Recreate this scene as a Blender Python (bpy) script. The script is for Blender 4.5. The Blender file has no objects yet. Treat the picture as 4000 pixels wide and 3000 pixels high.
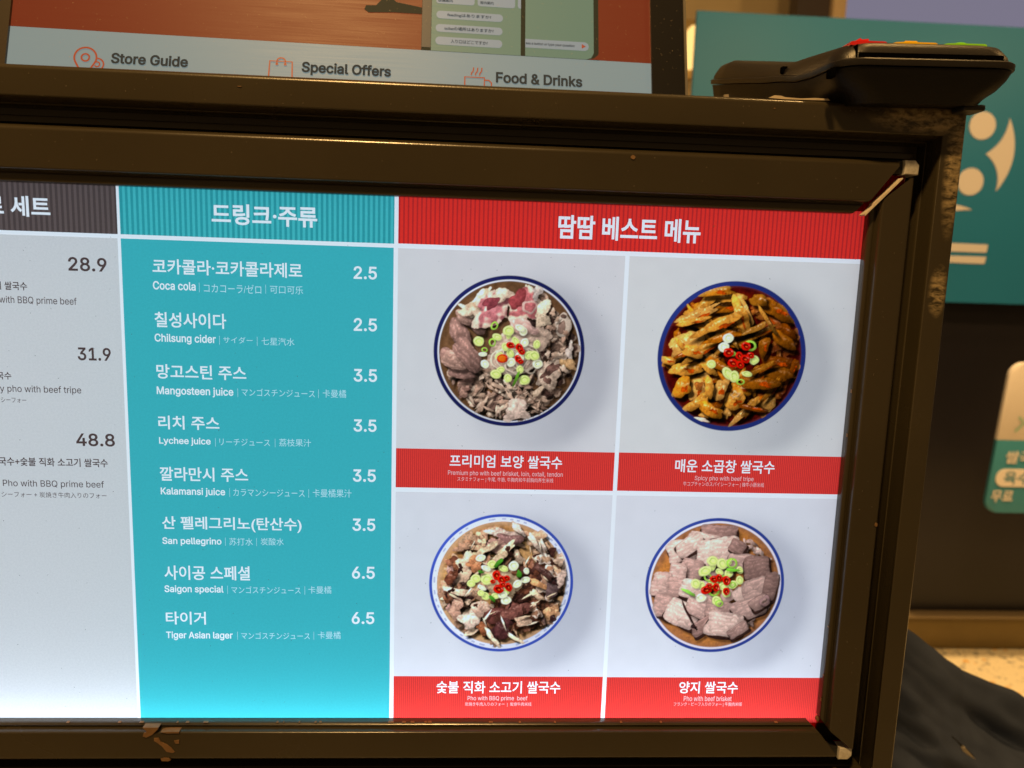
import bpy, bmesh, math, random
import numpy as np
from mathutils import Vector, Matrix, noise as mnoise
from mathutils.geometry import delaunay_2d_cdt

random.seed(7)
RNG = np.random.default_rng(11)
scene = bpy.context.scene
COL = scene.collection
MM = 0.001

# ------------------------------------------------------------------ camera
cam_d = bpy.data.cameras.new('camera')
cam = bpy.data.objects.new('camera', cam_d)
COL.objects.link(cam)
cam_d.sensor_width = 36.0
cam_d.lens = 26.55
cam_d.clip_start = 0.02
cam_d.clip_end = 60.0
right = Vector((0.99819009, -0.05067639, 0.03237979))
down = Vector((0.02466936, -0.14598922, -0.98897855))
fwd = Vector((0.05484496, 0.98798737, -0.14447484))
m = Matrix((right, -down, -fwd)).transposed().to_4x4()
m.translation = Vector((0.03952, -0.40348, 0.12011))
cam.matrix_world = m
cam_d.dof.use_dof = True
cam_d.dof.focus_distance = 0.42
cam_d.dof.aperture_fstop = 10.0
scene.camera = cam

# ------------------------------------------------------------------ light
scene.view_settings.view_transform = 'Standard'
scene.view_settings.look = 'None'
scene.view_settings.exposure = 0.0
scene.view_settings.gamma = 1.0
world = bpy.data.worlds.new('World')
scene.world = world
world.use_nodes = True
bg = world.node_tree.nodes['Background']
bg.inputs[0].default_value = (1.0, 0.60, 0.26, 1)
bg.inputs[1].default_value = 0.13
scene.cycles.transparent_max_bounces = 16
scene.cycles.max_bounces = 8
WARM = (1.0, 0.58, 0.20)


def lamp(name, loc, target, size, power, color=WARM, size_y=None):
    d = bpy.data.lights.new(name, 'AREA')
    d.color = color
    d.energy = power
    d.size = size
    if size_y:
        d.shape = 'RECTANGLE'
        d.size_y = size_y
    else:
        d.shape = 'DISK'
    o = bpy.data.objects.new(name, d)
    COL.objects.link(o)
    o.location = loc
    o.rotation_euler = (Vector(target) - Vector(loc)).to_track_quat('-Z', 'Y').to_euler()
    return o


lamp('ceiling_downlight', (-0.21, -0.77, 1.40), (0, 0, 0.1), 0.11, 27)
lamp('ceiling_downlight', (0.9, 0.2, 1.9), (1.4, 2.1, 0.2), 0.25, 24)
lamp('ceiling_downlight', (2.6, 0.3, 1.9), (2.1, 2.1, 0.2), 0.25, 17)
sp = bpy.data.lights.new('added_floor_spot', 'SPOT')  # unseen spot added to lift the floor, its cone shaped to spare the sign
sp.color = WARM
sp.energy = 300
sp.spot_size = math.radians(62)
sp.spot_blend = 0.5
sp.shadow_soft_size = 0.08
spo = bpy.data.objects.new('added_floor_spot', sp)
COL.objects.link(spo)
spo.location = (1.9, 1.2, 1.7)


# ------------------------------------------------------------------ helpers
def mat(name, color, rough=0.5, metal=0.0, spec=0.5, coat=0.0, noise=0.0, nscale=40.0, bump=0.0, bscale=200.0, rvar=0.0):
    mt = bpy.data.materials.new(name)
    mt.use_nodes = True
    nt = mt.node_tree
    b = nt.nodes['Principled BSDF']
    b.inputs['Base Color'].default_value = (*color, 1)
    b.inputs['Roughness'].default_value = rough
    b.inputs['Metallic'].default_value = metal
    b.inputs['Specular IOR Level'].default_value = spec
    b.inputs['Coat Weight'].default_value = coat
    tc = nt.nodes.new('ShaderNodeTexCoord')
    if noise or rvar:
        n = nt.nodes.new('ShaderNodeTexNoise')
        n.inputs['Scale'].default_value = nscale
        n.inputs['Detail'].default_value = 6
        nt.links.new(tc.outputs['Object'], n.inputs['Vector'])
        if noise:
            mx = nt.nodes.new('ShaderNodeMix')
            mx.data_type = 'RGBA'
            mx.inputs[6].default_value = (*[c * (1 - noise) for c in color], 1)
            mx.inputs[7].default_value = (*[min(1, c * (1 + noise)) for c in color], 1)
            nt.links.new(n.outputs['Fac'], mx.inputs[0])
            nt.links.new(mx.outputs[2], b.inputs['Base Color'])
        if rvar:
            mr = nt.nodes.new('ShaderNodeMapRange')
            mr.inputs[1].default_value = 0.3
            mr.inputs[2].default_value = 0.7
            mr.inputs[3].default_value = max(0.02, rough - rvar)
            mr.inputs[4].default_value = rough + rvar
            nt.links.new(n.outputs['Fac'], mr.inputs[0])
            nt.links.new(mr.outputs[0], b.inputs['Roughness'])
    if bump:
        n2 = nt.nodes.new('ShaderNodeTexNoise')
        n2.inputs['Scale'].default_value = bscale
        n2.inputs['Detail'].default_value = 4
        nt.links.new(tc.outputs['Object'], n2.inputs['Vector'])
        bp = nt.nodes.new('ShaderNodeBump')
        bp.inputs['Strength'].default_value = bump
        bp.inputs['Distance'].default_value = 0.0004
        nt.links.new(n2.outputs['Fac'], bp.inputs['Height'])
        nt.links.new(bp.outputs[0], b.inputs['Normal'])
    return mt


def emit(name, color, strength, glare=0.0, rough=0.3):
    """A self-lit display surface; GLARE adds the reflection of the room on its glass."""
    mt = bpy.data.materials.new(name)
    mt.use_nodes = True
    b = mt.node_tree.nodes['Principled BSDF']
    b.inputs['Base Color'].default_value = (*[c * 0.25 for c in color], 1)
    b.inputs['Emission Color'].default_value = (*color, 1)
    b.inputs['Emission Strength'].default_value = strength
    b.inputs['Roughness'].default_value = rough
    b.inputs['Specular IOR Level'].default_value = glare
    return mt


def obj(name, mesh, material=None, parent=None, smooth=None, **props):
    o = bpy.data.objects.new(name, mesh)
    COL.objects.link(o)
    if material is not None and not mesh.materials:
        mesh.materials.append(material)
    if parent is not None:
        o.parent = parent
    if smooth is not None:
        mesh.polygons.foreach_set('use_smooth', [True] * len(mesh.polygons))
        mesh.set_sharp_from_angle(angle=math.radians(smooth))
    for k, v in props.items():
        o[k] = v
    return o


def mesh_of(name, verts, faces):
    me = bpy.data.meshes.new(name)
    me.from_pydata([tuple(v) for v in verts], [], faces)
    me.validate()
    me.update()
    return me


def box(name, x0, x1, y0, y1, z0, z1, material, parent=None, bevel=0.0, **props):
    bm = bmesh.new()
    bmesh.ops.create_cube(bm, size=1)
    for v in bm.verts:
        v.co = Vector(((x0 + x1) / 2 + v.co.x * (x1 - x0), (y0 + y1) / 2 + v.co.y * (y1 - y0), (z0 + z1) / 2 + v.co.z * (z1 - z0)))
    if bevel:
        bmesh.ops.bevel(bm, geom=bm.edges[:], offset=bevel, segments=2, affect='EDGES', profile=0.5)
    me = bpy.data.meshes.new(name)
    bm.to_mesh(me)
    bm.free()
    return obj(name, me, material, parent, smooth=35 if bevel else None, **props)


def slab(name, poly, y0, y1, material, parent=None, bevel=0.0, holes=(), **props):
    """Outline in x,z (metres) with real thickness from y0 (towards the viewer) to y1."""
    n = len(poly)
    bm = bmesh.new()
    f = [bm.verts.new((x, y0, z)) for x, z in poly]
    b = [bm.verts.new((x, y1, z)) for x, z in poly]
    area = sum(poly[i][0] * poly[(i + 1) % n][1] - poly[(i + 1) % n][0] * poly[i][1] for i in range(n))
    ff = f if area > 0 else f[::-1]
    bb = b[::-1] if area > 0 else b
    front = bm.faces.new(ff)
    bm.faces.new(bb)
    for i in range(n):
        bm.faces.new((f[i], f[(i + 1) % n], b[(i + 1) % n], b[i]))
    if bevel:
        bmesh.ops.bevel(bm, geom=list(front.edges), offset=bevel, segments=2, affect='EDGES', profile=0.5)
    bmesh.ops.recalc_face_normals(bm, faces=bm.faces[:])
    bmesh.ops.triangulate(bm, faces=[q for q in bm.faces if len(q.verts) > 4])
    me = bpy.data.meshes.new(name)
    bm.to_mesh(me)
    bm.free()
    return obj(name, me, material, parent, smooth=35 if bevel else None, **props)


def rrect(x0, x1, z0, z1, r, n=6):
    pts = []
    for cx, cz, a0 in ((x1 - r, z1 - r, 0), (x0 + r, z1 - r, 90), (x0 + r, z0 + r, 180), (x1 - r, z0 + r, 270)):
        for i in range(n + 1):
            a = math.radians(a0 + 90 * i / n)
            pts.append((cx + r * math.cos(a), cz + r * math.sin(a)))
    return pts


def circle(cx, cz, r, n=32, a0=0, a1=360):
    return [(cx + r * math.cos(math.radians(a0 + (a1 - a0) * i / n)), cz + r * math.sin(math.radians(a0 + (a1 - a0) * i / n))) for i in range(n)]


def empty(name, loc=(0, 0, 0), rot=(0, 0, 0), **props):
    o = bpy.data.objects.new(name, None)
    COL.objects.link(o)
    o.location = loc
    o.rotation_euler = rot
    for k, v in props.items():
        o[k] = v
    return o


_text_cache = {}
try:      # the grotesque face that comes with Blender; the built-in face serves if it is missing
    FONT = bpy.data.fonts.load(bpy.utils.system_resource('DATAFILES', path='fonts') + '/Inter.woff2')
except Exception:
    FONT = None



def glyphs(s, weight):
    """Triangles of a line of lettering: (xy points, triangles). The outlines are fattened by the weight and filled
    by winding number, so that overlapping strokes of one letter stay whole."""
    key = (s, weight)
    if key in _text_cache:
        return _text_cache[key]
    latin = FONT is not None and all(ord(c) < 128 for c in s)
    cu = bpy.data.curves.new('lettering', 'FONT')
    cu.body = s
    cu.size = 1.0
    if latin:
        cu.font = FONT
    cu.resolution_u = 3
    cu.fill_mode = 'NONE'
    o = bpy.data.objects.new('lettering', cu)
    COL.objects.link(o)
    bpy.context.view_layer.update()
    dg = bpy.context.evaluated_depsgraph_get()
    me = o.evaluated_get(dg).to_mesh()
    P = np.array([(v.co.x, v.co.y) for v in me.vertices])
    nxt = {}
    for e in me.edges:
        a, b = e.vertices
        if abs(a - b) == 1:
            nxt[min(a, b)] = max(a, b)
        else:
            nxt[max(a, b)] = min(a, b)
    o.evaluated_get(dg).to_mesh_clear()
    bpy.data.objects.remove(o)
    bpy.data.curves.remove(cu)
    loops, seen = [], set()
    for a in sorted(nxt):
        if a in seen:
            continue
        lp = []
        while a not in seen and a in nxt:
            seen.add(a)
            lp.append(a)
            a = nxt[a]
        if len(lp) > 2:
            loops.append(lp)

    def area(lp):
        q = P[lp]
        r = np.roll(q, -1, 0)
        return .5 * float((q[:, 0] * r[:, 1] - r[:, 0] * q[:, 1]).sum())
    sgn = 1 if sum(area(lp) for lp in loops) > 0 else -1
    off = ((.003, .017, .028) if latin else (0.0, .016, .024))[weight]
    Q = P.copy()
    for lp in loops:
        q = P[lp]
        d1 = q - np.roll(q, 1, 0)
        d2 = np.roll(q, -1, 0) - q
        d1 /= np.linalg.norm(d1, axis=1, keepdims=True) + 1e-9
        d2 /= np.linalg.norm(d2, axis=1, keepdims=True) + 1e-9
        n1 = np.stack([d1[:, 1], -d1[:, 0]], 1) * sgn
        n2 = np.stack([d2[:, 1], -d2[:, 0]], 1) * sgn
        n = n1 + n2
        ln = np.linalg.norm(n, axis=1, keepdims=True)
        n = n / (ln + 1e-9)
        c = np.clip((n * n1).sum(1, keepdims=True), .55, 1)
        Q[lp] = q + n * off / c
    E = [(lp[k], lp[(k + 1) % len(lp)]) for lp in loops for k in range(len(lp))]
    v2, _e, f2, _ov, _oe, _of = delaunay_2d_cdt([Vector(p) for p in Q], E, [], 0, 1e-6)
    V = np.array([(p.x, p.y) for p in v2])
    F = np.array([list(f) for f in f2])
    C = V[F].mean(1)
    A, B = Q[[e[0] for e in E]], Q[[e[1] for e in E]]
    up = (A[None, :, 1] <= C[:, None, 1]) & (B[None, :, 1] > C[:, None, 1])
    dn = (A[None, :, 1] > C[:, None, 1]) & (B[None, :, 1] <= C[:, None, 1])
    side = (B[None, :, 0] - A[None, :, 0]) * (C[:, None, 1] - A[None, :, 1]) - (C[:, None, 0] - A[None, :, 0]) * (B[None, :, 1] - A[None, :, 1])
    wind = (up & (side > 0)).sum(1) - (dn & (side < 0)).sum(1)
    T = [tuple(int(i) for i in f) for f in F[wind != 0]]
    used = sorted({i for t in T for i in t})
    re = {i: k for k, i in enumerate(used)}
    out = [tuple(map(float, V[i])) for i in used], [tuple(re[i] for i in t) for t in T]
    _text_cache[key] = out
    return out


def fitted(row, x_scale=None):
    """Lettering fitted to a measured box: (string, x0, x1, z0, z1, weight) -> points, triangles."""
    s, x0, x1, z0, z1, w = row
    if s == '|':
        return [(x0, z0), (x1, z0), (x1, z1), (x0, z1)], [(0, 1, 2), (0, 2, 3)]
    P, T = glyphs(s, w)
    xs = [p[0] for p in P]
    ys = [p[1] for p in P]
    ax, bx, ay, by = min(xs), max(xs), min(ys), max(ys)
    return [(x0 + (p[0] - ax) / (bx - ax) * (x1 - x0), z0 + (p[1] - ay) / (by - ay) * (z1 - z0)) for p in P], T


def lettering(name, rows, y, material, parent, scale=MM, clip_x=None, **props):
    V, F = [], []
    for r in rows:
        P, T = fitted(r)
        k = len(V)
        V += [(p[0] * scale, y, p[1] * scale) for p in P]
        F += [tuple(k + i for i in t) for t in T]
    return obj(name, mesh_of(name, V, F), material, parent, **props)


def film(name, rect, rows, y, material, parent, **props):
    """A sheet of printed film over RECT (mm) from which the lettering of ROWS is left clear."""
    x0, x1, z0, z1 = rect
    V = [Vector((x0, z0)), Vector((x1, z0)), Vector((x1, z1)), Vector((x0, z1))]
    E = [(0, 1), (1, 2), (2, 3), (3, 0)]
    tris = []
    for r in rows:
        P, T = fitted(r)
        k = len(V)
        V += [Vector(p) for p in P]
        cnt = {}
        for t in T:
            for a, b in ((t[0], t[1]), (t[1], t[2]), (t[2], t[0])):
                cnt[(min(a, b), max(a, b))] = cnt.get((min(a, b), max(a, b)), 0) + 1
        E += [(k + a, k + b) for (a, b), c in cnt.items() if c == 1]
        A = np.array(P)
        tris.append((A.min(0), A.max(0), A[np.array(T)]))
    v2, _e, f2, _ov, _oe, _of = delaunay_2d_cdt(V, E, [], 0, 1e-5)
    VV = np.array([(p.x, p.y) for p in v2])
    FF = np.array([list(f) for f in f2])
    C = VV[FF].mean(1)
    inside = np.zeros(len(FF), bool)
    for lo, hi, T in tris:
        ids = np.nonzero((C[:, 0] >= lo[0]) & (C[:, 0] <= hi[0]) & (C[:, 1] >= lo[1]) & (C[:, 1] <= hi[1]))[0]
        if not len(ids):
            continue
        p = C[ids]
        a, b, c = T[:, 0], T[:, 1], T[:, 2]

        def cr(a, b):
            return (b[None, :, 0] - a[None, :, 0]) * (p[:, None, 1] - a[None, :, 1]) - (b[None, :, 1] - a[None, :, 1]) * (p[:, None, 0] - a[None, :, 0])
        s1, s2, s3 = cr(a, b), cr(b, c), cr(c, a)
        hit = ((s1 >= 0) & (s2 >= 0) & (s3 >= 0)) | ((s1 <= 0) & (s2 <= 0) & (s3 <= 0))
        inside[ids] = hit.any(1)
    keep = [tuple(int(i) for i in f) for f in FF[~inside]]
    me = mesh_of(name, [(p.x * MM, y, p.y * MM) for p in v2], keep)
    bm = bmesh.new()
    bm.from_mesh(me)
    loose = [v for v in bm.verts if not v.link_faces]
    bmesh.ops.delete(bm, geom=loose, context='VERTS')
    bm.to_mesh(me)
    bm.free()
    return obj(name, me, material, parent, **props)

# measured layout of the menu print, in millimetres on the sheet: (words, left, right, foot, head, weight)
TEAL_HEAD = [
    ('드링크·주류', -95.3, -41.7, 140.3, 150.9, 2),
]
TEAL_TEXT = [
    ('코카콜라·코카콜라제로', -125.9, -49.6, 114.1, 121.9, 1),
    ('2.5', -23.0, -10.9, 114.7, 121.4, 1),
    ('칠성사이다', -125.8, -89.1, 86.5, 94.5, 1),
    ('2.5', -22.9, -10.7, 87.4, 94.3, 1),
    ('망고스틴 주스', -125.8, -79.3, 59.4, 67.1, 1),
    ('3.5', -22.9, -10.5, 60.3, 67.2, 1),
    ('리치 주스', -125.8, -93.9, 32.1, 39.6, 1),
    ('3.5', -22.9, -10.6, 33.0, 39.8, 1),
    ('깔라만시 주스', -126.0, -79.3, 3.8, 11.6, 1),
    ('3.5', -23.2, -10.8, 5.1, 12.1, 1),
    ('산 펠레그리노(탄산수)', -125.7, -51.0, -24.4, -15.9, 1),
    ('3.5', -23.4, -10.9, -22.8, -15.7, 1),
    ('사이공 스페셜', -125.4, -79.3, -52.2, -43.9, 1),
    ('6.5', -23.6, -11.0, -50.5, -43.4, 1),
    ('타이거', -125.5, -103.8, -78.2, -70.6, 1),
    ('6.5', -23.7, -11.1, -77.2, -70.1, 1),
    ('Coca cola', -126.0, -104.3, 106.0, 110.4, 1),
    ('|', -102.6, -102.4, 105.2, 110.2, 0),
    ('コカコーラ/ゼロ', -100.2, -70.8, 105.4, 110.0, 0),
    ('|', -68.6, -68.4, 105.5, 110.3, 0),
    ('可口可乐', -66.3, -49.2, 105.8, 110.0, 0),
    ('Chilsung cider', -126.1, -94.7, 77.8, 83.2, 1),
    ('|', -92.9, -92.7, 78.2, 82.9, 0),
    ('サイダー', -90.9, -75.6, 79.1, 82.6, 0),
    ('|', -73.4, -73.2, 78.0, 82.9, 0),
    ('七星汽水', -71.1, -53.9, 78.6, 82.7, 0),
    ('Mangosteen juice', -126.0, -86.2, 49.9, 55.3, 1),
    ('|', -84.0, -83.8, 50.5, 55.1, 0),
    ('マンゴスチンジュース', -81.9, -43.4, 51.2, 55.3, 0),
    ('|', -41.6, -41.4, 50.9, 55.6, 0),
    ('卡曼橘', -39.3, -26.8, 51.3, 55.7, 0),
    ('Lychee juice', -125.7, -98.7, 23.3, 27.9, 1),
    ('|', -96.3, -96.1, 23.2, 27.9, 0),
    ('リーチジュース', -94.1, -67.4, 24.0, 27.8, 0),
    ('|', -64.8, -64.6, 23.5, 28.2, 0),
    ('荔枝果汁', -62.6, -45.6, 24.1, 28.3, 0),
    ('Kalamansi juice', -125.8, -91.7, -4.8, 0.2, 1),
    ('|', -89.4, -89.2, -4.6, 0.2, 0),
    ('カラマンシージュース', -87.4, -49.2, -4.0, 0.1, 0),
    ('|', -47.1, -46.9, -4.3, 0.5, 0),
    ('卡曼橘果汁', -44.9, -23.9, -3.9, 0.7, 0),
    ('San pellegrino', -125.9, -94.3, -32.7, -27.8, 1),
    ('|', -92.3, -92.1, -32.3, -27.6, 0),
    ('苏打水', -90.1, -77.4, -32.0, -27.7, 0),
    ('|', -75.5, -75.3, -32.3, -27.6, 0),
    ('炭酸水', -73.2, -60.7, -31.7, -27.5, 0),
    ('Saigon special', -125.7, -93.8, -60.4, -55.3, 1),
    ('|', -91.7, -91.5, -60.1, -55.3, 0),
    ('マンゴスチンジュース', -89.5, -51.8, -59.6, -55.5, 0),
    ('|', -49.6, -49.4, -60.1, -55.1, 0),
    ('卡曼橘', -47.6, -34.9, -59.4, -55.0, 0),
    ('Tiger Asian lager', -125.7, -89.4, -87.4, -82.3, 1),
    ('|', -86.8, -86.6, -87.0, -82.2, 0),
    ('マンゴスチンジュース', -84.7, -46.9, -86.5, -82.4, 0),
    ('|', -44.8, -44.6, -86.7, -81.9, 0),
    ('卡曼橘', -42.5, -29.8, -86.2, -81.7, 0),
]
DARK_HEAD = [
    ('로 세트', -207.8, -175.6, 140.7, 151.0, 2),
]
GREY_TEXT = [
    ('28.9', -168.0, -148.8, 114.2, 121.3, 1),
    ('소고기 쌀국수', -213.0, -189.1, 103.5, 107.8, 1),
    ('Pho with BBQ prime beef', -211.6, -164.7, 95.9, 100.5, 0),
    ('31.9', -165.6, -148.7, 68.0, 74.9, 1),
    ('매운 소곱창 쌀국수', -232.6, -199.8, 56.9, 61.0, 1),
    ('Spicy pho with beef tripe', -214.7, -164.7, 49.5, 54.1, 0),
    ('スパイシーフォー', -213.8, -193.0, 44.7, 47.6, 0),
    ('48.8', -168.6, -148.6, 22.1, 29.1, 1),
    ('매운 소곱창 쌀국수+숯불 직화 소고기 쌀국수', -236.5, -152.8, 10.7, 15.4, 1),
    ('Spicy pho + Pho with BBQ prime beef', -234.2, -155.3, -1.5, 3.1, 0),
    ('牛コプチャンのスパイシーフォー + 炭焼き牛肉入りのフォー', -241.1, -154.2, -6.6, -3.4, 0),
]
RED_HEAD = [
    ('땀땀 베스트 메뉴', 83.6, 159.7, 139.2, 151.6, 2),
]
CAP0 = [
    ('프리미엄 보양 쌀국수', 29.2, 91.0, 14.3, 21.5, 1),
    ('Premium pho with beef brisket, loin, oxtail, tendon', 28.4, 91.6, 9.3, 12.6, 0),
    ('スタミナフォー | 牛尾, 牛筋, 牛胸肉和牛前胸肉养生米线', 33.6, 86.5, 6.1, 9.0, 0),
]
CAP1 = [
    ('매운 소곱창 쌀국수', 154.2, 210.7, 13.8, 21.3, 1),
    ('Spicy pho with beef tripe', 165.7, 199.2, 8.8, 12.0, 0),
    ('牛コプチャンのスパイシーフォー | 辣牛小肠米线', 159.4, 205.4, 5.6, 8.6, 0),
]
CAP2 = [
    ('숯불 직화 소고기 쌀국수', 24.4, 95.6, -118.9, -111.3, 1),
    ('Pho with BBQ prime  beef', 42.3, 76.8, -123.8, -120.4, 0),
    ('炭焼き牛肉入りのフォー  |  炭烧牛肉米线', 40.9, 79.2, -127.0, -124.3, 0),
]
CAP3 = [
    ('양지 쌀국수', 165.1, 199.9, -118.6, -111.1, 1),
    ('Pho with beef brisket', 168.3, 196.7, -123.4, -120.2, 0),
    ('フランク・ビーフ入りのフォー | 牛胸肉米线', 162.6, 203.0, -126.9, -124.1, 0),
]


# ------------------------------------------------------------------ the four printed bowl pictures (flat print, as colour on the sheet)
PX = 6.0          # painting resolution, pixels per millimetre


def vnoise(h, w, cell, seed):
    r = np.random.default_rng(seed)
    gh, gw = int(h / cell) + 3, int(w / cell) + 3
    g = r.random((gh, gw))
    y = np.arange(h) / cell
    x = np.arange(w) / cell
    yi, xi = y.astype(int), x.astype(int)
    fy, fx = y - yi, x - xi
    fy, fx = fy * fy * (3 - 2 * fy), fx * fx * (3 - 2 * fx)
    a = g[yi][:, xi]
    b = g[yi][:, xi + 1]
    c = g[yi + 1][:, xi]
    d = g[yi + 1][:, xi + 1]
    return (a * (1 - fx) + b * fx) * (1 - fy)[:, None] + (c * (1 - fx) + d * fx) * fy[:, None]


class Plate:
    """Paints in bowl radii round the bowl's centre, y downwards; the picture's light comes from the upper left."""

    def __init__(s, w_mm, h_mm, cx, cy, R, seed):
        s.W, s.H = int(w_mm * PX), int(h_mm * PX)
        s.img = np.zeros((s.H, s.W, 3))
        yy, xx = np.mgrid[0:s.H, 0:s.W]
        s.X = (xx / PX - cx) / R
        s.Y = (yy / PX - cy) / R
        s.rad = np.hypot(s.X, s.Y)
        s.ps = 1 / (PX * R)
        s.n1 = vnoise(s.H, s.W, 5, seed) - .5
        s.n2 = vnoise(s.H, s.W, 14, seed + 1) - .5
        s.n3 = vnoise(s.H, s.W, 40, seed + 2) - .5
        s.n4 = vnoise(s.H, s.W, 2.2, seed + 3) - .5
        s.r = random.Random(seed)

    def backdrop(s, col):
        c = np.array(col)
        g = 1 + .03 * s.n3 + .012 * s.n4
        sx, sy = s.X - .30, s.Y - .20
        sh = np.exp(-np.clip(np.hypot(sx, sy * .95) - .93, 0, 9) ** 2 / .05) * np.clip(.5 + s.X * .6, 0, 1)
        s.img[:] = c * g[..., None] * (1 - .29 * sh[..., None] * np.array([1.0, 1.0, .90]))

    def rim(s, outer, inner, width=.055, dots=False):
        d = s.rad
        th = np.arctan2(s.Y, s.X)
        aa = lambda e: np.clip((e - d) / s.ps / 1.4 + .5, 0, 1)[..., None]
        sheen = 1 + .5 * np.clip(-np.cos(th - .8), 0, 1) ** 3
        s.img[:] = s.img * (1 - aa(1.0)) + np.array(outer) * sheen[..., None] * aa(1.0)
        m = aa(1 - width)
        s.img[:] = s.img * (1 - m) + np.array(inner) * (1 + .15 * np.cos(th + 2.4))[..., None] * m
        if dots:
            k = (np.sin(th * 46 + 2 * np.sin(th * 9)) > .15) & (np.abs(d - (1 - width - .03)) < .012) & (np.sin(th * 7.3) > -.5)
            s.img[k] = s.img[k] * .6 + np.array(outer) * .4

    def broth(s, col, edge, r0=.905, col2=None):
        m = np.clip((r0 - s.rad) / s.ps / 1.4 + .5, 0, 1)[..., None]
        c = np.array(col) * (1 + .5 * s.n2 + .25 * s.n1)[..., None]
        if col2 is not None:
            k = np.clip(.5 + 2.2 * s.n3 + .8 * s.n2, 0, 1)[..., None]
            c = c * (1 - k) + np.array(col2) * (1 + .3 * s.n1)[..., None] * k
        e = np.clip((s.rad - r0 + .09) / .09, 0, 1)[..., None]
        c = c * (1 - e * .6) + np.array(edge) * e * .6
        s.img[:] = s.img * (1 - m) + c * m

    def blob(s, cx, cy, a, b, rot=0., col=(.5, .4, .3), rough=.14, shade=.55, fat=None, tex=.35, power=2.0, dark=.55, hole=0., streak=0., gloss=0., sh=.03):
        R = max(a, b) * 1.5 + .06
        H0 = np.searchsorted(s.Y[:, 0], cy - R), np.searchsorted(s.Y[:, 0], cy + R)
        W0 = np.searchsorted(s.X[0], cx - R), np.searchsorted(s.X[0], cx + R)
        if H0[1] - H0[0] < 2 or W0[1] - W0[0] < 2:
            return
        sl = (slice(*H0), slice(*W0))
        X, Y = s.X[sl] - cx, s.Y[sl] - cy
        ph = [s.r.random() * 6.28 for _ in range(5)]
        am = [s.r.uniform(.4, 1) for _ in range(5)]
        c, n = math.cos(rot), math.sin(rot)

        def field(X, Y):
            u, v = (X * c + Y * n) / a, (-X * n + Y * c) / b
            th = np.arctan2(v, u)
            md = 1 + rough * sum(am[k] * np.sin((k + 2) * th + ph[k]) / (1 + .5 * k) for k in range(5))
            md = md + rough * (.35 * s.n1[sl] + .8 * s.n2[sl])
            return u, v, (np.abs(u) ** power + np.abs(v) ** power) ** (1 / power) / md
        u, v, r = field(X, Y)
        _, _, r2 = field(X - sh, Y - sh * 1.2)
        soft = .05 / max(.04, min(a, b)) * .5
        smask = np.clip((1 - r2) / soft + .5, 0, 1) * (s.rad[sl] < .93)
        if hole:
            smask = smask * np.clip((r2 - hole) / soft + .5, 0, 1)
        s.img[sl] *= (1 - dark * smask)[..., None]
        m = np.clip((1 - r) * min(a, b) / s.ps / 1.3 + .5, 0, 1) * (s.rad[sl] < .945)
        if hole:
            m = m * np.clip((r - hole) * min(a, b) / s.ps / 1.3 + .5, 0, 1)
        L = 1 + shade * np.clip(-(X / max(a, .5 * b) * .5 + Y / max(b, .5 * a) * .6), -1, 1) * .75
        L = L * (1 - .30 * np.clip(r, 0, 1.1) ** 6)
        T = 1 + tex * (.75 * s.n1[sl] + .9 * s.n2[sl] + .3 * s.n4[sl])
        if streak:
            T = T * (1 + streak * np.sin(v * b * 95 + 6 * s.n2[sl] + ph[0]) * (.4 + s.n1[sl]))
        base = np.ones(r.shape + (3,)) * np.array(col)
        if fat is not None:
            k = np.clip((r + .9 * s.n2[sl] - .66) / .2, 0, 1)[..., None]
            base = base * (1 - k) + np.array(fat) * k
        out = base * (L * T)[..., None]
        if gloss:
            g = np.exp(-((v + .36) / .20) ** 2) * np.clip(1.1 - np.abs(u), 0, 1) * gloss * np.clip(.25 + 3.2 * s.n1[sl] + 1.5 * s.n2[sl], 0, 1.6)
            out = out + g[..., None] * np.array([1, .95, .85])
        s.img[sl] = s.img[sl] * (1 - m)[..., None] + np.clip(out, 0, 1) * m[..., None]

    def scatter(s, n, rmin, rmax, a, b, cols, **k):
        a0, a1 = k.pop('ang', (0, 360))
        for _ in range(n):
            th = math.radians(s.r.uniform(a0, a1))
            q = math.sqrt(s.r.uniform(rmin ** 2, rmax ** 2))
            sc = s.r.uniform(.65, 1.3)
            c0 = s.r.choice(cols)
            j = s.r.uniform(.8, 1.2)
            s.blob(q * math.cos(th), q * math.sin(th), a * sc, b * sc * s.r.uniform(.7, 1.2), s.r.uniform(0, 3.14), [x * j for x in c0], **k)

    def onion(s, cx, cy, r, kind=0, rot=0., sq=.85):
        r *= .84
        g = [(.70, .80, .40), (.84, .87, .74), (.42, .68, .16)][kind]
        if kind == 2:
            s.blob(cx, cy, r, r * sq, rot, g, rough=.03, shade=.4, tex=.1, hole=.62, dark=.35)
        else:
            s.blob(cx, cy, r, r * sq, rot, g, rough=.04, shade=.25, tex=.08, dark=.35, sh=.02)
            s.blob(cx + r * .05, cy, r * .66, r * sq * .62, rot, [g[0] * .86, g[1] * .93, g[2] * .72], rough=.08, shade=-.2, tex=.1, hole=.55, dark=0)

    def chili(s, cx, cy, r, rot=0., sq=.8):
        r *= .86
        s.blob(cx, cy, r, r * sq, rot, (.66, .035, .02), rough=.05, shade=.5, tex=.1, gloss=.35, dark=.4, sh=.02)
        s.blob(cx, cy, r * .58, r * sq * .55, rot, (.25, .01, .005), rough=.1, shade=-.4, tex=.2, dark=0)
        s.blob(cx + .12 * r * math.cos(rot), cy + .1 * r, r * .26, r * .12, rot, (.75, .20, .07), rough=.2, shade=.1, tex=.05, dark=0)

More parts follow.
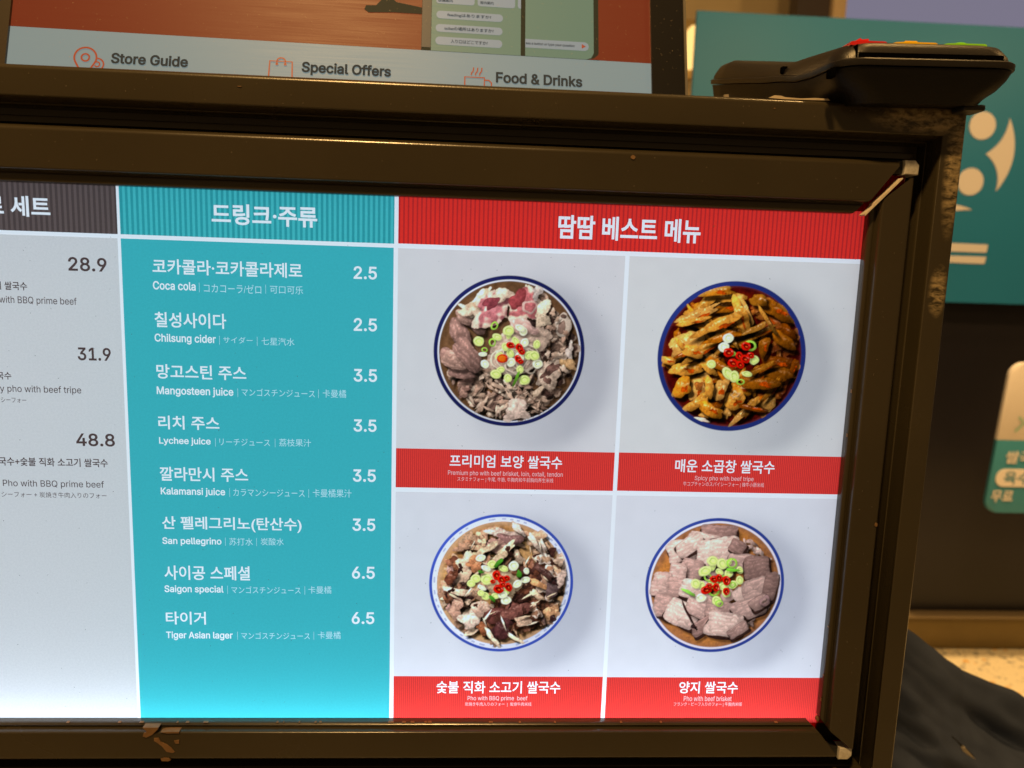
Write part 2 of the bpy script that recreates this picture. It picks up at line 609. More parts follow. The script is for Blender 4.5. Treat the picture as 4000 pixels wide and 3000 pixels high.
    def result(s):
        h, w = s.H // 2 * 2, s.W // 2 * 2
        i = s.img[:h, :w].copy()
        k = np.clip((.925 - s.rad[:h, :w]) / .02, 0, 1)[..., None]
        lum = i.mean(2, keepdims=True)
        i = i * (1 - k) + k * np.clip(lum + (i - lum) * 1.06, 0, 1)
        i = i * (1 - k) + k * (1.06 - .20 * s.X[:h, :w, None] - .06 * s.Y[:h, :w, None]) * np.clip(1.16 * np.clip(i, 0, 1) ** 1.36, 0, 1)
        i = (i[0::2, 0::2] + i[1::2, 0::2] + i[0::2, 1::2] + i[1::2, 1::2]) / 4
        return np.clip(i, 0, 1)


GREYBG = (.575, .635, .71)


def bowl_oxtail(P):
    P.backdrop(GREYBG)
    P.rim((.008, .012, .085), (.62, .68, .80), .052)
    P.broth((.20, .125, .075), (.12, .07, .035), .928)
    meat = [(.36, .25, .21), (.30, .20, .17), (.42, .31, .26)]
    pale = [(.54, .42, .34), (.42, .31, .25), (.64, .53, .44)]
    dark = [(.11, .07, .06), (.16, .11, .09), (.08, .055, .05), (.22, .16, .13)]
    P.scatter(60, .2, .84, .12, .08, dark, rough=.3, tex=.9, ang=(-60, 75), fat=(.42, .33, .27))
    P.scatter(46, .1, .84, .10, .06, pale + meat, rough=.3, tex=.7, ang=(60, 135), dark=.8, sh=.04)
    P.scatter(70, .34, .86, .10, .022, pale, rough=.3, tex=.5, ang=(55, 135), dark=.6)
    P.scatter(30, .40, .84, .07, .04, meat + pale, rough=.3, tex=.7, ang=(135, 160))
    # slices of loin on the left
    for x, y, a, b, r in ((-.80, .10, .13, .10, .9), (-.63, .29, .18, .08, .1), (-.66, -.22, .20, .12, 1.15), (-.46, -.36, .17, .09, .8), (-.72, .13, .16, .12, .3), (-.55, .05, .24, .13, .85), (-.60, -.44, .12, .09, .3)):
        P.blob(x, y, a, b, r, P.r.choice([(.38, .26, .225), (.33, .225, .20), (.42, .30, .26)]), rough=.10, power=3, tex=.5, streak=.35, shade=.6, dark=.75, sh=.045)
    # fatty oxtail slices at the top
    P.blob(-.44, -.62, .22, .10, -.85, (.66, .52, .40), rough=.25, tex=.5, fat=(.80, .70, .58))
    P.blob(-.52, -.52, .17, .07, .3, (.70, .58, .48), rough=.3, tex=.6)
    P.blob(-.24, -.56, .28, .21, -.6, (.52, .25, .27), rough=.22, tex=.55, fat=(.80, .66, .57), shade=.4, dark=.7)
    P.blob(-.12, -.74, .13, .10, .2, (.74, .62, .52), rough=.3, tex=.5)
    P.blob(-.26, -.64, .11, .07, -.7, (.30, .10, .12), rough=.25, tex=.6, dark=0)
    P.blob(.19, -.62, .26, .20, .6, (.55, .24, .25), rough=.20, tex=.55, fat=(.78, .66, .56), shade=.4, dark=.7)
    P.blob(.09, -.70, .10, .14, .5, (.36, .11, .12), rough=.25, tex=.5, dark=0)
    P.blob(.25, -.60, .10, .10, 0, (.66, .50, .46), rough=.15, tex=.3, hole=.7, dark=0)
    P.blob(.42, -.50, .12, .14, .2, (.72, .62, .50), rough=.35, tex=.6)
    P.blob(.34, -.80, .07, .09, .3, (.60, .55, .52), rough=.3, tex=.6)
    # bones on the right
    P.blob(.70, -.37, .115, .15, .1, (.62, .55, .48), rough=.10, tex=.4, dark=.8)
    P.blob(.68, -.34, .055, .085, .1, (.36, .27, .23), rough=.1, tex=.4, dark=0)
    P.blob(.70, -.49, .04, .03, .1, (.20, .14, .12), rough=.1, tex=.4, dark=0)
    P.blob(.56, .22, .25, .12, -.75, (.60, .50, .42), rough=.22, tex=.6, dark=.8)
    P.blob(.52, .38, .14, .09, .9, (.58, .48, .40), rough=.22, tex=.6)
    P.blob(.56, .22, .14, .06, -.75, (.22, .14, .12), rough=.3, tex=.9, dark=0)
    P.blob(.52, .37, .06, .04, .9, (.20, .13, .11), rough=.3, tex=.9, dark=0)
    P.blob(.40, .52, .12, .035, -.9, (.60, .50, .40), rough=.15, tex=.4)
    P.blob(.80, -.02, .05, .12, .2, (.62, .56, .52), rough=.35, tex=.6)
    P.blob(.78, .14, .13, .06, .5, (.50, .36, .22), rough=.35, tex=.7)
    P.scatter(16, .45, .8, .05, .03, pale, rough=.35, tex=.6, ang=(-45, 20))
    P.blob(.12, .78, .20, .12, -.1, (.64, .54, .48), rough=.3, tex=.6, dark=.7)
    # noodles and the pile of spring onion
    P.blob(.10, -.02, .34, .36, .2, (.55, .45, .38), rough=.2, tex=.6)
    P.blob(.16, -.33, .20, .10, .3, (.62, .46, .42), rough=.2, tex=.4, streak=.3)
    for k in range(7):
        P.blob(-.05 + .05 * k, .10 + .03 * math.sin(k * 2), .20, .16, k * .7, (.78, .70, .60), rough=.1, tex=.2, hole=.90, dark=.5)
    for k in range(15):
        th = k * 2.4
        q = .06 + .018 * k
        P.onion(.07 + q * math.cos(th), -.04 + q * math.sin(th) * 1.1, P.r.uniform(.06, .085), P.r.choice([0, 0, 1, 1]), P.r.uniform(0, 3), P.r.uniform(.6, .95))
    for x, y, r, kd, rt, sq in ((-.41, -.13, .085, 0, 0, .9), (-.21, -.34, .055, 2, .4, 1.3), (-.23, -.12, .07, 2, 1.4, .8), (-.33, -.02, .05, 2, 0, .8), (.38, .15, .08, 1, 0, .95), (.33, .04, .085, 0, .3, .9), (.13, -.32, .085, 1, .4, .6), (-.02, -.28, .09, 0, 0, .9), (.21, .37, .09, 0, 0, .9), (-.17, .30, .09, 0, .2, .8), (-.01, .35, .07, 0, 1, .9), (-.32, .17, .075, 1, 1, .8), (-.35, .04, .07, 1, 0, .5)):
        P.onion(x, y, r, kd, rt, sq)
    P.blob(.10, .36, .11, .022, -1.2, (.16, .34, .06), rough=.1, tex=.2)
    for x, y, r, rt in ((.01, -.09, .065, .3), (.13, -.06, .07, 1.2), (.16, -.01, .06, .4), (-.09, .09, .085, .1), (.12, .09, .065, 1.0), (.15, .12, .05, .3)):
        P.chili(x, y, r, rt)
    P.blob(-.09, .09, .05, .045, 0, (.80, .22, .04), rough=.1, tex=.2, dark=0, gloss=.2)


def bowl_tripe(P):
    P.backdrop((.575, .645, .70))
    P.rim((.012, .025, .16), (.05, .03, .07), .06)
    P.broth((.10, .008, .006), (.05, .01, .02), .935, (.17, .02, .008))
    cols = [(.55, .27, .045), (.62, .34, .085), (.45, .19, .025), (.66, .40, .14), (.32, .11, .012)]
    drk = [(.30, .11, .03), (.36, .15, .04), (.24, .08, .025)]
    P.scatter(40, .5, .84, .10, .06, drk, rough=.2, tex=.6, ang=(-70, 70), gloss=.1)
    P.scatter(60, .15, .84, .12, .06, cols, rough=.25, tex=.6, ang=(90, 270), gloss=.15, dark=.75, sh=.045)
    P.scatter(30, .2, .8, .10, .06, cols + drk, rough=.25, tex=.6, ang=(30, 100), gloss=.15, dark=.75)
    big = [(-.28, -.86, .24, .075, -.1, 0), (-.40, -.70, .17, .09, -.9, 1), (-.10, -.78, .22, .075, -.05, 1), (-.14, -.66, .24, .08, -.08, 2), (.55, -.63, .25, .11, .55, 2), (.30, -.76, .12, .09, .2, 0),
           (-.50, -.55, .30, .075, -.45, 3), (-.56, -.46, .20, .055, -.2, 1), (-.22, -.43, .34, .085, -.48, 1), (.02, -.33, .28, .09, -.55, 0), (-.04, -.30, .30, .075, -.35, 2),
           (.08, -.55, .085, .30, -.42, 1), (.13, -.58, .075, .28, -.42, 3), (-.62, -.16, .25, .17, -.5, 3), (-.53, -.06, .15, .09, .2, 1), (-.40, -.10, .28, .08, -.65, 1), (.18, -.24, .16, .07, -.2, 0),
           (-.86, .07, .11, .06, .2, 1), (-.62, .18, .22, .09, -.12, 1), (-.34, .02, .20, .08, .3, 3), (-.20, .10, .18, .07, .5, 2), (-.30, .16, .14, .06, .8, 1),
           (-.64, .42, .11, .17, .15, 0), (-.44, .46, .10, .20, .25, 3), (-.28, .42, .06, .18, .05, 1), (-.13, .44, .09, .19, .25, 3), (-.42, .62, .18, .10, -.6, 1), (-.24, .72, .18, .10, .35, 0),
           (.08, .58, .13, .16, -.3, 1), (.22, .74, .28, .05, -.75, 3), (.30, .66, .15, .07, -1.0, 1), (.16, .43, .14, .09, .3, 0), (.56, .62, .08, .12, .3, 3), (.50, .72, .18, .05, -.45, 1),
           (.40, .34, .26, .11, .05, 2), (.58, .20, .30, .12, .12, 2), (.62, .06, .20, .11, .1, 4), (.42, -.16, .075, .16, .15, 2), (.68, -.24, .20, .09, .55, 2), (.72, -.36, .14, .08, .4, 4), (.86, .10, .05, .13, .1, 4)]
    big = big + [(P.r.uniform(-.7, .6), P.r.uniform(-.7, .75), P.r.uniform(.12, .22), P.r.uniform(.030, .045), P.r.choice([-.5, -.3, .2, .9, -1.0]), P.r.choice([0, 1, 2, 4])) for _ in range(34)]
    big = [q for q in big if math.hypot(q[0], q[1]) < .80 or q[3] > .05]
    P.r.shuffle(big)
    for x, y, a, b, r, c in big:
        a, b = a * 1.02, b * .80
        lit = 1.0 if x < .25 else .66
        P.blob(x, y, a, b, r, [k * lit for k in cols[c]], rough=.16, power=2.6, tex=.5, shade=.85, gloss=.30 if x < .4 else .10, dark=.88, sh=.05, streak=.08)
        if P.r.random() < .5:
            P.blob(x + a * .3, y + b * .2, a * .3, b * .35, r, (.42, .10, .015), rough=.4, tex=1.0, dark=0, shade=.2)
    P.blob(-.42, .40, .045, .07, .2, (.32, .14, .04), rough=.3, tex=.9, dark=.3)
    P.blob(.08, .50, .06, .05, .2, (.72, .50, .26), rough=.3, tex=.9, dark=.3, hole=.5)
    P.blob(-.36, .85, .09, .03, .25, (.80, .70, .58), rough=.2, tex=.4)
    for x, y, r, kd, rt, sq in ((-.07, -.25, .085, 1, 0, .95), (-.12, -.13, .085, 1, 0, .95), (-.27, .10, .075, 0, 0, .9), (-.04, .22, .12, 0, .9, .6), (.05, .26, .10, 0, 1.3, .8), (.30, .03, .08, 0, .3, .95), (.22, .22, .09, 0, .2, .5), (.14, .33, .07, 2, 0, .7), (.24, -.16, .10, 2, .6, .8), (-.02, -.05, .09, 2, .1, .5)):
        P.onion(x, y, r, kd, rt, sq)
    for x, y, r, rt in ((-.05, -.06, .085, .1), (.18, -.15, .08, .4), (.10, -.02, .07, .9), (.18, .02, .08, .2), (.02, .08, .085, .3), (.12, .10, .07, .7), (.25, -.03, .06, .4)):
        P.chili(x, y, r, rt)


def bowl_bbq(P):
    P.backdrop((.60, .68, .80))
    P.rim((.03, .07, .42), (.66, .74, .90), .04, dots=True)
    P.broth((.44, .27, .13), (.52, .42, .34), .895, (.50, .34, .18))
    pale = [(.60, .44, .32), (.50, .34, .25), (.70, .56, .44), (.42, .26, .18)]
    dark = [(.16, .075, .05), (.22, .11, .07), (.12, .06, .05), (.30, .16, .11)]
    mauve = [(.36, .24, .22), (.44, .30, .27)]
    P.scatter(80, 0, .82, .12, .07, pale, rough=.35, tex=.7, dark=.8, sh=.04)
    P.scatter(80, 0, .82, .085, .04, mauve + pale, rough=.35, tex=.8, dark=.8, sh=.04)
    P.scatter(60, .15, .74, .12, .07, dark, rough=.35, tex=.9, ang=(-45, 110), dark=.6, gloss=.08)
    P.scatter(18, .3, .8, .09, .05, dark + mauve, rough=.35, tex=.9, ang=(150, 215), dark=.6)
    P.scatter(14, .55, .82, .09, .06, pale, rough=.3, tex=.6, ang=(-40, 45), dark=.6, fat=(.80, .70, .62))
    for x, y, a, b, r, c in ((.02, -.72, .22, .07, .1, (.66, .54, .48)), (.20, -.80, .12, .05, .9, (.72, .62, .56)), (.10, -.64, .16, .09, .2, (.28, .18, .17)), (-.04, -.52, .16, .11, .3, (.46, .31, .27)), (.02, -.46, .20, .06, -.7, (.76, .62, .46)), (-.36, -.40, .17, .06, -.8, (.74, .58, .40)),
                            (-.22, -.50, .20, .05, -.7, (.72, .58, .44)), (-.50, -.24, .13, .20, .2, (.72, .56, .44)), (-.38, -.28, .12, .10, .4, (.55, .30, .18)), (-.70, -.08, .07, .12, .3, (.20, .09, .06)), (-.60, .12, .20, .05, .1, (.74, .58, .46)), (-.62, .38, .10, .16, .1, (.52, .36, .29)),
                            (-.42, .52, .17, .12, .3, (.74, .62, .54)), (-.28, .36, .14, .10, .3, (.62, .46, .38)), (-.05, .46, .17, .12, .2, (.18, .08, .07)), (.20, .40, .20, .13, -.5, (.26, .13, .11)), (.02, .68, .15, .14, .5, (.13, .06, .06)), (-.24, .66, .09, .08, .3, (.34, .16, .09)),
                            (-.10, .80, .17, .04, .9, (.80, .68, .54)), (.32, .55, .10, .08, .2, (.60, .46, .36)), (.25, .82, .15, .03, .6, (.78, .66, .52)), (.52, .0, .16, .04, .5, (.62, .38, .22)), (.72, .05, .08, .18, .1, (.18, .13, .13)), (.60, -.16, .16, .06, .6, (.14, .08, .07)),
                            (.84, -.12, .06, .15, .1, (.64, .52, .46)), (.80, -.36, .08, .09, .3, (.66, .52, .42)), (.72, .42, .12, .10, .2, (.58, .38, .24)), (.74, .50, .04, .06, .2, (.06, .03, .03)), (.44, -.60, .15, .04, .9, (.66, .56, .48)), (.56, -.56, .10, .03, 1.2, (.72, .62, .55)), (.50, .16, .10, .05, .5, (.72, .56, .42))):
        P.blob(x, y, a, b, r, c, rough=.25, tex=.65, shade=.6, dark=.75, sh=.04, streak=.15, gloss=.12)
    P.scatter(16, .2, .8, .05, .03, [(.10, .05, .04), (.06, .03, .03)], rough=.4, tex=.5, dark=.1)
    P.scatter(20, .3, .8, .08, .012, [(.82, .74, .62), (.72, .6, .46)], rough=.2, tex=.3, dark=.5)
    P.blob(.0, .0, .24, .24, 0, (.52, .42, .30), rough=.25, tex=.6)
    for x, y, r, kd, rt, sq in ((-.30, -.37, .085, 1, -.2, .7), (-.14, -.28, .08, 0, 0, .9), (-.22, -.22, .09, 1, .4, .5), (.02, -.22, .09, 0, .3, .6), (.16, -.26, .085, 1, 0, 1), (.34, -.19, .06, 1, 1.3, .75), (.33, -.06, .08, 1, -.2, .7), (.22, 0, .08, 1, -.6, .8), (-.36, -.07, .085, 0, 0, .9),
                            (-.42, .0, .07, 0, 0, .9), (-.21, -.06, .095, 0, 0, 1), (-.27, .06, .08, 1, .5, .5), (-.22, .18, .08, 0, .8, .8), (-.08, .18, .07, 0, 0, .8), (.04, .12, .09, 0, 0, .7), (.07, .24, .085, 1, 0, .9), (.02, .16, .08, 1, 0, .8), (-.28, .14, .06, 0, .6, .9)):
        P.onion(x, y, r, kd, rt, sq)
    for x, y, a, b, r in ((-.05, -.30, .09, .03, -.8), (.24, -.14, .06, .035, 1.2), (-.12, .22, .07, .025, .8), (-.29, -.17, .05, .02, .2)):
        P.blob(x, y, a, b, r, (.10, .30, .05), rough=.15, tex=.3)
    for x, y, r, rt in ((-.07, -.12, .085, 1.2), (.0, -.06, .08, .8), (.07, -.08, .06, .4), (.10, .05, .075, 1.3), (-.04, .08, .09, .3), (-.12, -.03, .045, .2), (.02, .01, .06, .4)):
        P.chili(x, y, r, rt)


def bowl_brisket(P):
    P.backdrop((.60, .68, .80))
    P.rim((.02, .045, .26), (.66, .66, .80), .045, dots=False)
    P.broth((.38, .20, .10), (.28, .16, .11), .925, (.46, .24, .09))
    mv = [(.42, .31, .285), (.50, .38, .35), (.34, .24, .22), (.60, .48, .44)]
    P.scatter(26, .05, .70, .16, .12, mv, rough=.12, power=3, tex=.3, dark=.8, sh=.04)
    P.scatter(22, .55, .84, .07, .04, [(.50, .38, .34), (.60, .48, .44), (.40, .26, .20)], rough=.35, tex=.7, ang=(-60, 60))
    S = [(.00, -.80, .26, .10, .05, 2), (-.20, -.72, .22, .06, .2, 3), (-.52, -.52, .20, .17, -.25, 3), (-.40, -.60, .21, .12, -.6, 3), (.02, -.50, .30, .22, -.12, 3), (.28, -.58, .12, .10, .5, 2), (-.36, -.24, .17, .16, .2, 0), (-.55, -.18, .12, .16, .1, 1),
         (.34, -.36, .19, .12, .1, 1), (.58, -.28, .19, .17, -.15, 2), (-.78, -.02, .14, .17, .15, 1), (-.50, .03, .18, .15, .1, 0), (-.30, .05, .20, .14, .2, 3), (.62, .04, .22, .17, -.35, 1), (.80, .0, .10, .22, .1, 2), (-.72, .30, .15, .18, .2, 0),
         (-.44, .42, .25, .19, .45, 3), (-.15, .30, .24, .18, .4, 1), (.10, .36, .22, .14, .2, 0), (.50, .34, .25, .15, -.35, 1), (.66, .24, .14, .10, -.6, 0), (-.10, .58, .22, .10, -.6, 2), (.18, .58, .26, .19, .15, 3), (.38, .66, .16, .08, -.6, 0)]
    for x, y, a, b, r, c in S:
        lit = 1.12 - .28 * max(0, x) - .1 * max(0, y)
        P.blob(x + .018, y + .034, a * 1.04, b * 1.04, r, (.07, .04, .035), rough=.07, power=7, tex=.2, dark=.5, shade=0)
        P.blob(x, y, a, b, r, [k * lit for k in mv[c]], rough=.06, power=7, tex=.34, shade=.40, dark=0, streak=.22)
        P.blob(x - a * .2, y - b * .72, a * .6, b * .10, r, [k * lit * 1.3 for k in mv[c]], rough=.2, tex=.3, shade=0, dark=0)
    P.blob(-.36, .42, .22, .018, 1.1, (.06, .03, .03), rough=.3, tex=.3, dark=0)
    P.blob(-.26, .62, .05, .03, .2, (.05, .03, .03), rough=.3, tex=.3, dark=0)
    P.blob(.74, .22, .07, .08, .2, (.34, .24, .24), rough=.15, tex=.5, hole=.55)
    for k in range(11):
        th = k * 2.4
        q = .07 + .020 * k
        P.onion(.04 + q * math.cos(th), -.10 + q * math.sin(th), P.r.uniform(.07, .10), P.r.choice([0, 0, 2]), P.r.uniform(0, 3), P.r.uniform(.6, .95))
    for x, y, r, kd, rt, sq in ((-.06, -.37, .10, 0, .5, .9), (.08, -.33, .10, 0, .9, .9), (.22, -.34, .10, 2, .6, .9), (-.16, -.22, .12, 0, -.4, .7), (-.28, -.03, .09, 0, 1.2, .9), (.35, -.09, .08, 0, 1.4, .8), (.34, -.24, .07, 0, 1, .8), (-.19, .18, .09, 1, 0, .9), (.04, .22, .09, 0, .6, .9), (.17, .10, .09, 0, 1.1, .8), (.08, .26, .07, 2, .4, .9), (.25, -.02, .06, 2, .2, .9)):
        P.onion(x, y, r, kd, rt, sq)
    P.blob(-.37, .10, .11, .028, .5, (.30, .58, .14), rough=.15, tex=.2)
    P.blob(.24, -.24, .10, .025, .1, (.26, .60, .10), rough=.15, tex=.2)
    for x, y, r, rt in ((-.02, -.10, .075, .4), (.05, -.12, .07, 1.2), (.16, -.08, .085, 1.3), (.02, .02, .075, 1.1), (-.12, .06, .095, -.3), (.17, .08, .07, 1.3), (-.08, .0, .06, .4)):
        P.chili(x, y, r, rt)


# ------------------------------------------------------------------ materials
M = {}
M['bronze'] = mat('bronze_paint', (0.039, 0.032, 0.019), rough=0.24, spec=0.5, noise=0.25, nscale=9, bump=0.10, bscale=900, rvar=0.05)
M['groove'] = mat('dusty_bronze', (0.040, 0.030, 0.022), rough=0.6, spec=0.3, noise=0.6, nscale=260, bump=0.5, bscale=700)
M['black'] = mat('black_plastic', (0.012, 0.012, 0.012), rough=0.5)
M['void'] = mat('slot_black', (0.002, 0.002, 0.002), rough=0.9, spec=0.0)
M['copper'] = mat('bare_primer', (0.17, 0.095, 0.042), rough=0.7, noise=0.3, nscale=300)
M['chrome'] = mat('zinc_bracket', (0.85, 0.80, 0.66), rough=0.34, metal=0.35, bump=1.0, bscale=420, noise=.5, nscale=500)
M['white_edge'] = mat('raw_cut_edge', (0.62, 0.56, 0.46), rough=0.6, noise=0.4, nscale=400)
M['backing'] = mat('pale_backing', (0.45, 0.30, 0.34), rough=0.8)


def film_mat(name, color, stripe=None, period=2.6, duty=0.0, tint2=None):
    """Printed film: filters the light of the diffuser behind it. STRIPE is the darker ink of the printed pinstripes."""
    mt = bpy.data.materials.new(name)
    mt.use_nodes = True
    nt = mt.node_tree
    nt.nodes.clear()
    out = nt.nodes.new('ShaderNodeOutputMaterial')
    tr = nt.nodes.new('ShaderNodeBsdfTransparent')
    gl = nt.nodes.new('ShaderNodeBsdfGlossy')
    gl.inputs['Roughness'].default_value = 0.35
    gl.inputs['Color'].default_value = (0.5, 0.5, 0.5, 1)
    mx = nt.nodes.new('ShaderNodeMixShader')
    mx.inputs[0].default_value = 0.012
    nt.links.new(tr.outputs[0], mx.inputs[1])
    nt.links.new(gl.outputs[0], mx.inputs[2])
    nt.links.new(mx.outputs[0], out.inputs['Surface'])
    if color is None:
        at = nt.nodes.new('ShaderNodeAttribute')
        at.attribute_name = 'ink'
        nt.links.new(at.outputs['Color'], tr.inputs[0])
        return mt
    tc = nt.nodes.new('ShaderNodeTexCoord')
    sx = nt.nodes.new('ShaderNodeSeparateXYZ')
    nt.links.new(tc.outputs['Object'], sx.inputs[0])
    col = nt.nodes.new('ShaderNodeMix')
    col.data_type = 'RGBA'
    col.inputs[6].default_value = (*color, 1)
    col.inputs[7].default_value = (*(stripe or color), 1)
    if stripe:
        mul = nt.nodes.new('ShaderNodeMath')
        mul.operation = 'MULTIPLY'
        mul.inputs[1].default_value = 2 * math.pi / (period * MM)
        sn = nt.nodes.new('ShaderNodeMath')
        sn.operation = 'SINE'
        mr = nt.nodes.new('ShaderNodeMapRange')
        mr.inputs[1].default_value = duty - 0.25
        mr.inputs[2].default_value = duty + 0.25
        nt.links.new(sx.outputs[0], mul.inputs[0])
        nt.links.new(mul.outputs[0], sn.inputs[0])
        nt.links.new(sn.outputs[0], mr.inputs[0])
        nt.links.new(mr.outputs[0], col.inputs[0])
    else:
        col.inputs[0].default_value = 0
    ns = nt.nodes.new('ShaderNodeTexNoise')
    ns.inputs['Scale'].default_value = 900
    ns.inputs['Detail'].default_value = 3
    nt.links.new(tc.outputs['Object'], ns.inputs['Vector'])
    mr2 = nt.nodes.new('ShaderNodeMapRange')
    mr2.inputs[3].default_value = 0.90
    mr2.inputs[4].default_value = 1.08
    nt.links.new(ns.outputs['Fac'], mr2.inputs[0])
    vm = nt.nodes.new('ShaderNodeVectorMath')
    vm.operation = 'SCALE'
    nt.links.new(col.outputs[2], vm.inputs[0])
    nt.links.new(mr2.outputs[0], vm.inputs['Scale'])
    nt.links.new(vm.outputs[0], tr.inputs[0])
    return mt


F_TEALH = film_mat('teal_striped_film', (0.075, 0.57, 0.58), (0.035, 0.38, 0.40), 2.66, 0.0)
F_TEAL = film_mat('teal_film', (0.060, 0.52, 0.55))
F_DARKH = film_mat('charcoal_striped_film', (0.15, 0.105, 0.095), (0.095, 0.066, 0.060), 2.66, 0.0)
F_GREY = film_mat('pale_grey_film', (0.76, 0.735, 0.71))
F_REDH = film_mat('red_striped_film', (0.95, 0.038, 0.026), (0.62, 0.026, 0.026), 2.3, 0.45)
F_REDC = film_mat('red_caption_film', (0.95, 0.060, 0.042), (0.72, 0.035, 0.035), 1.1, 0.2)
F_INK = film_mat('charcoal_ink', (0.14, 0.09, 0.085))
F_PHOTO = film_mat('photo_print', None)

# ------------------------------------------------------------------ the light box
BOX = empty('menu_light_box', (0, 0, 0), label='wide dark bronze light box with a lit menu of noodle bowls and drinks', category='light box')
XL = -0.46                    # left end of the opening, outside the picture
XR, ZT, ZB = 0.2485, 0.1575, -0.1345


def side_piece(name, prof_a, prof_b, place, material, parent, **props):
    """Long piece with the same profile at both ends; place(k, end) gives the point of profile step k."""
    n = len(prof_a)
    V = [place(k, 0) for k in range(n)] + [place(k, 1) for k in range(n)]
    Fc = [(k, k + 1, n + k + 1, n + k) for k in range(n - 1)]
    Fc += [tuple(range(n))[::-1], tuple(range(n, 2 * n))]
    me = mesh_of(name, V, Fc)
    bm = bmesh.new()
    bm.from_mesh(me)
    bmesh.ops.recalc_face_normals(bm, faces=bm.faces[:])
    bm.to_mesh(me)
    bm.free()
    o = obj(name, me, material, parent, smooth=60, **props)
    wn = o.modifiers.new('flat_faces', 'WEIGHTED_NORMAL')
    wn.keep_sharp = True
    wn.weight = 90
    return o


def interp(pairs, d):
    for (a, b), (c, e) in zip(pairs, pairs[1:]):
        if d <= c:
            return b + (e - b) * (d - a) / (c - a) if c > a else e
    return pairs[-1][1]


def rail_profile(W, lip):
    """(distance outward from the opening, depth) of a snap rail, in mm."""
    p = [(0.0, 0.6), (0.0, -2.6), (0.25, -3.6), (1.0, -4.3)]
    p += [(lip - 2.4, -4.6), (lip - 1.6, -3.9), (lip - 0.9, -3.9), (lip - 0.4, -6.0), (lip, -7.3), (lip + 0.9, -8.0)]
    p += [(W - 3.2, -8.3), (W - 2.0, -8.0), (W - 1.1, -7.3), (W - 0.4, -6.1), (W, -4.4), (W, 3.0)]
    return p


TOPW, SIDEW, BOTW = 27.7, 21.5, 21.0
# top rail, mitred at the right, with its outer corner cut square
pt = rail_profile(TOPW, 6.2)
end_t = [(0, 239.5), (4.5, 244.0), (19.0, 259.9), (27.7, 260.0)]
side_piece('snap_rail', pt, pt, lambda k, e: ((interp(end_t, pt[k][0]) if e else XL * 1000 - pt[k][0]) * MM, pt[k][1] * MM, (157.5 + pt[k][0]) * MM), M['bronze'], BOX, label='top rail of the snap frame')
pr = rail_profile(SIDEW, 4.6)
end_rt = [(0, 160.5 - 1.8), (13.8, 176.0), (21.5, 176.4)]
end_rb = [(0, -131.2), (13.4, -147.4), (21.5, -149.0)]
side_piece('snap_rail', pr, pr, lambda k, e: ((248.5 + pr[k][0]) * MM, pr[k][1] * MM, (interp(end_rb if e else end_rt, pr[k][0])) * MM), M['bronze'], BOX, label='right rail of the snap frame, slightly open at both corners')
pb = rail_profile(BOTW, 3.6)
end_b = [(0, 242.5), (13.6, 258.3), (21.0, 258.4)]
side_piece('snap_rail', pb, pb, lambda k, e: ((interp(end_b, pb[k][0]) if e else XL * 1000 - pb[k][0]) * MM, pb[k][1] * MM, (-134.4 - pb[k][0]) * MM), M['bronze'], BOX, label='bottom rail of the snap frame with chipped paint')
side_piece('snap_rail', pr, pr, lambda k, e: (XL - pr[k][0] * MM, pr[k][1] * MM, ((-134.4 - pr[k][0]) if e else (157.5 + pr[k][0] * 1.28)) * MM), M['bronze'], BOX)

# outer frame: recessed channel, step and flange, returning along the sides of the box
prof = [(-1.7, 1.2), (-1.5, 8.2), (1.6, 8.2), (2.0, 4.6), (2.4, 4.2), (5.0, 4.4), (5.4, 4.8), (5.8, 8.2), (9.0, 8.2), (9.4, 3.0), (9.8, 2.0), (10.5, 1.8), (11.2, -7.8), (11.6, -9.2), (12.4, -9.8), (23.4, -10.0), (24.5, -9.7), (25.3, -8.9), (25.8, -7.8), (26.0, -6.4), (26.0, 85.0)]


def fr(k, side):
    d, y = prof[k]
    t = d / 26.0
    return {'t': 185.5 + d * (27.3 / 26), 'r': 269.8 + d * (23.2 / 26), 'b': -155.6 - d, 'l': XL * 1000 - 21.5 - d}[side]


corners = {'t': (('l', 't'), ('r', 't')), 'r': (('r', 't'), ('r', 'b')), 'b': (('r', 'b'), ('l', 'b')), 'l': (('l', 'b'), ('l', 't'))}


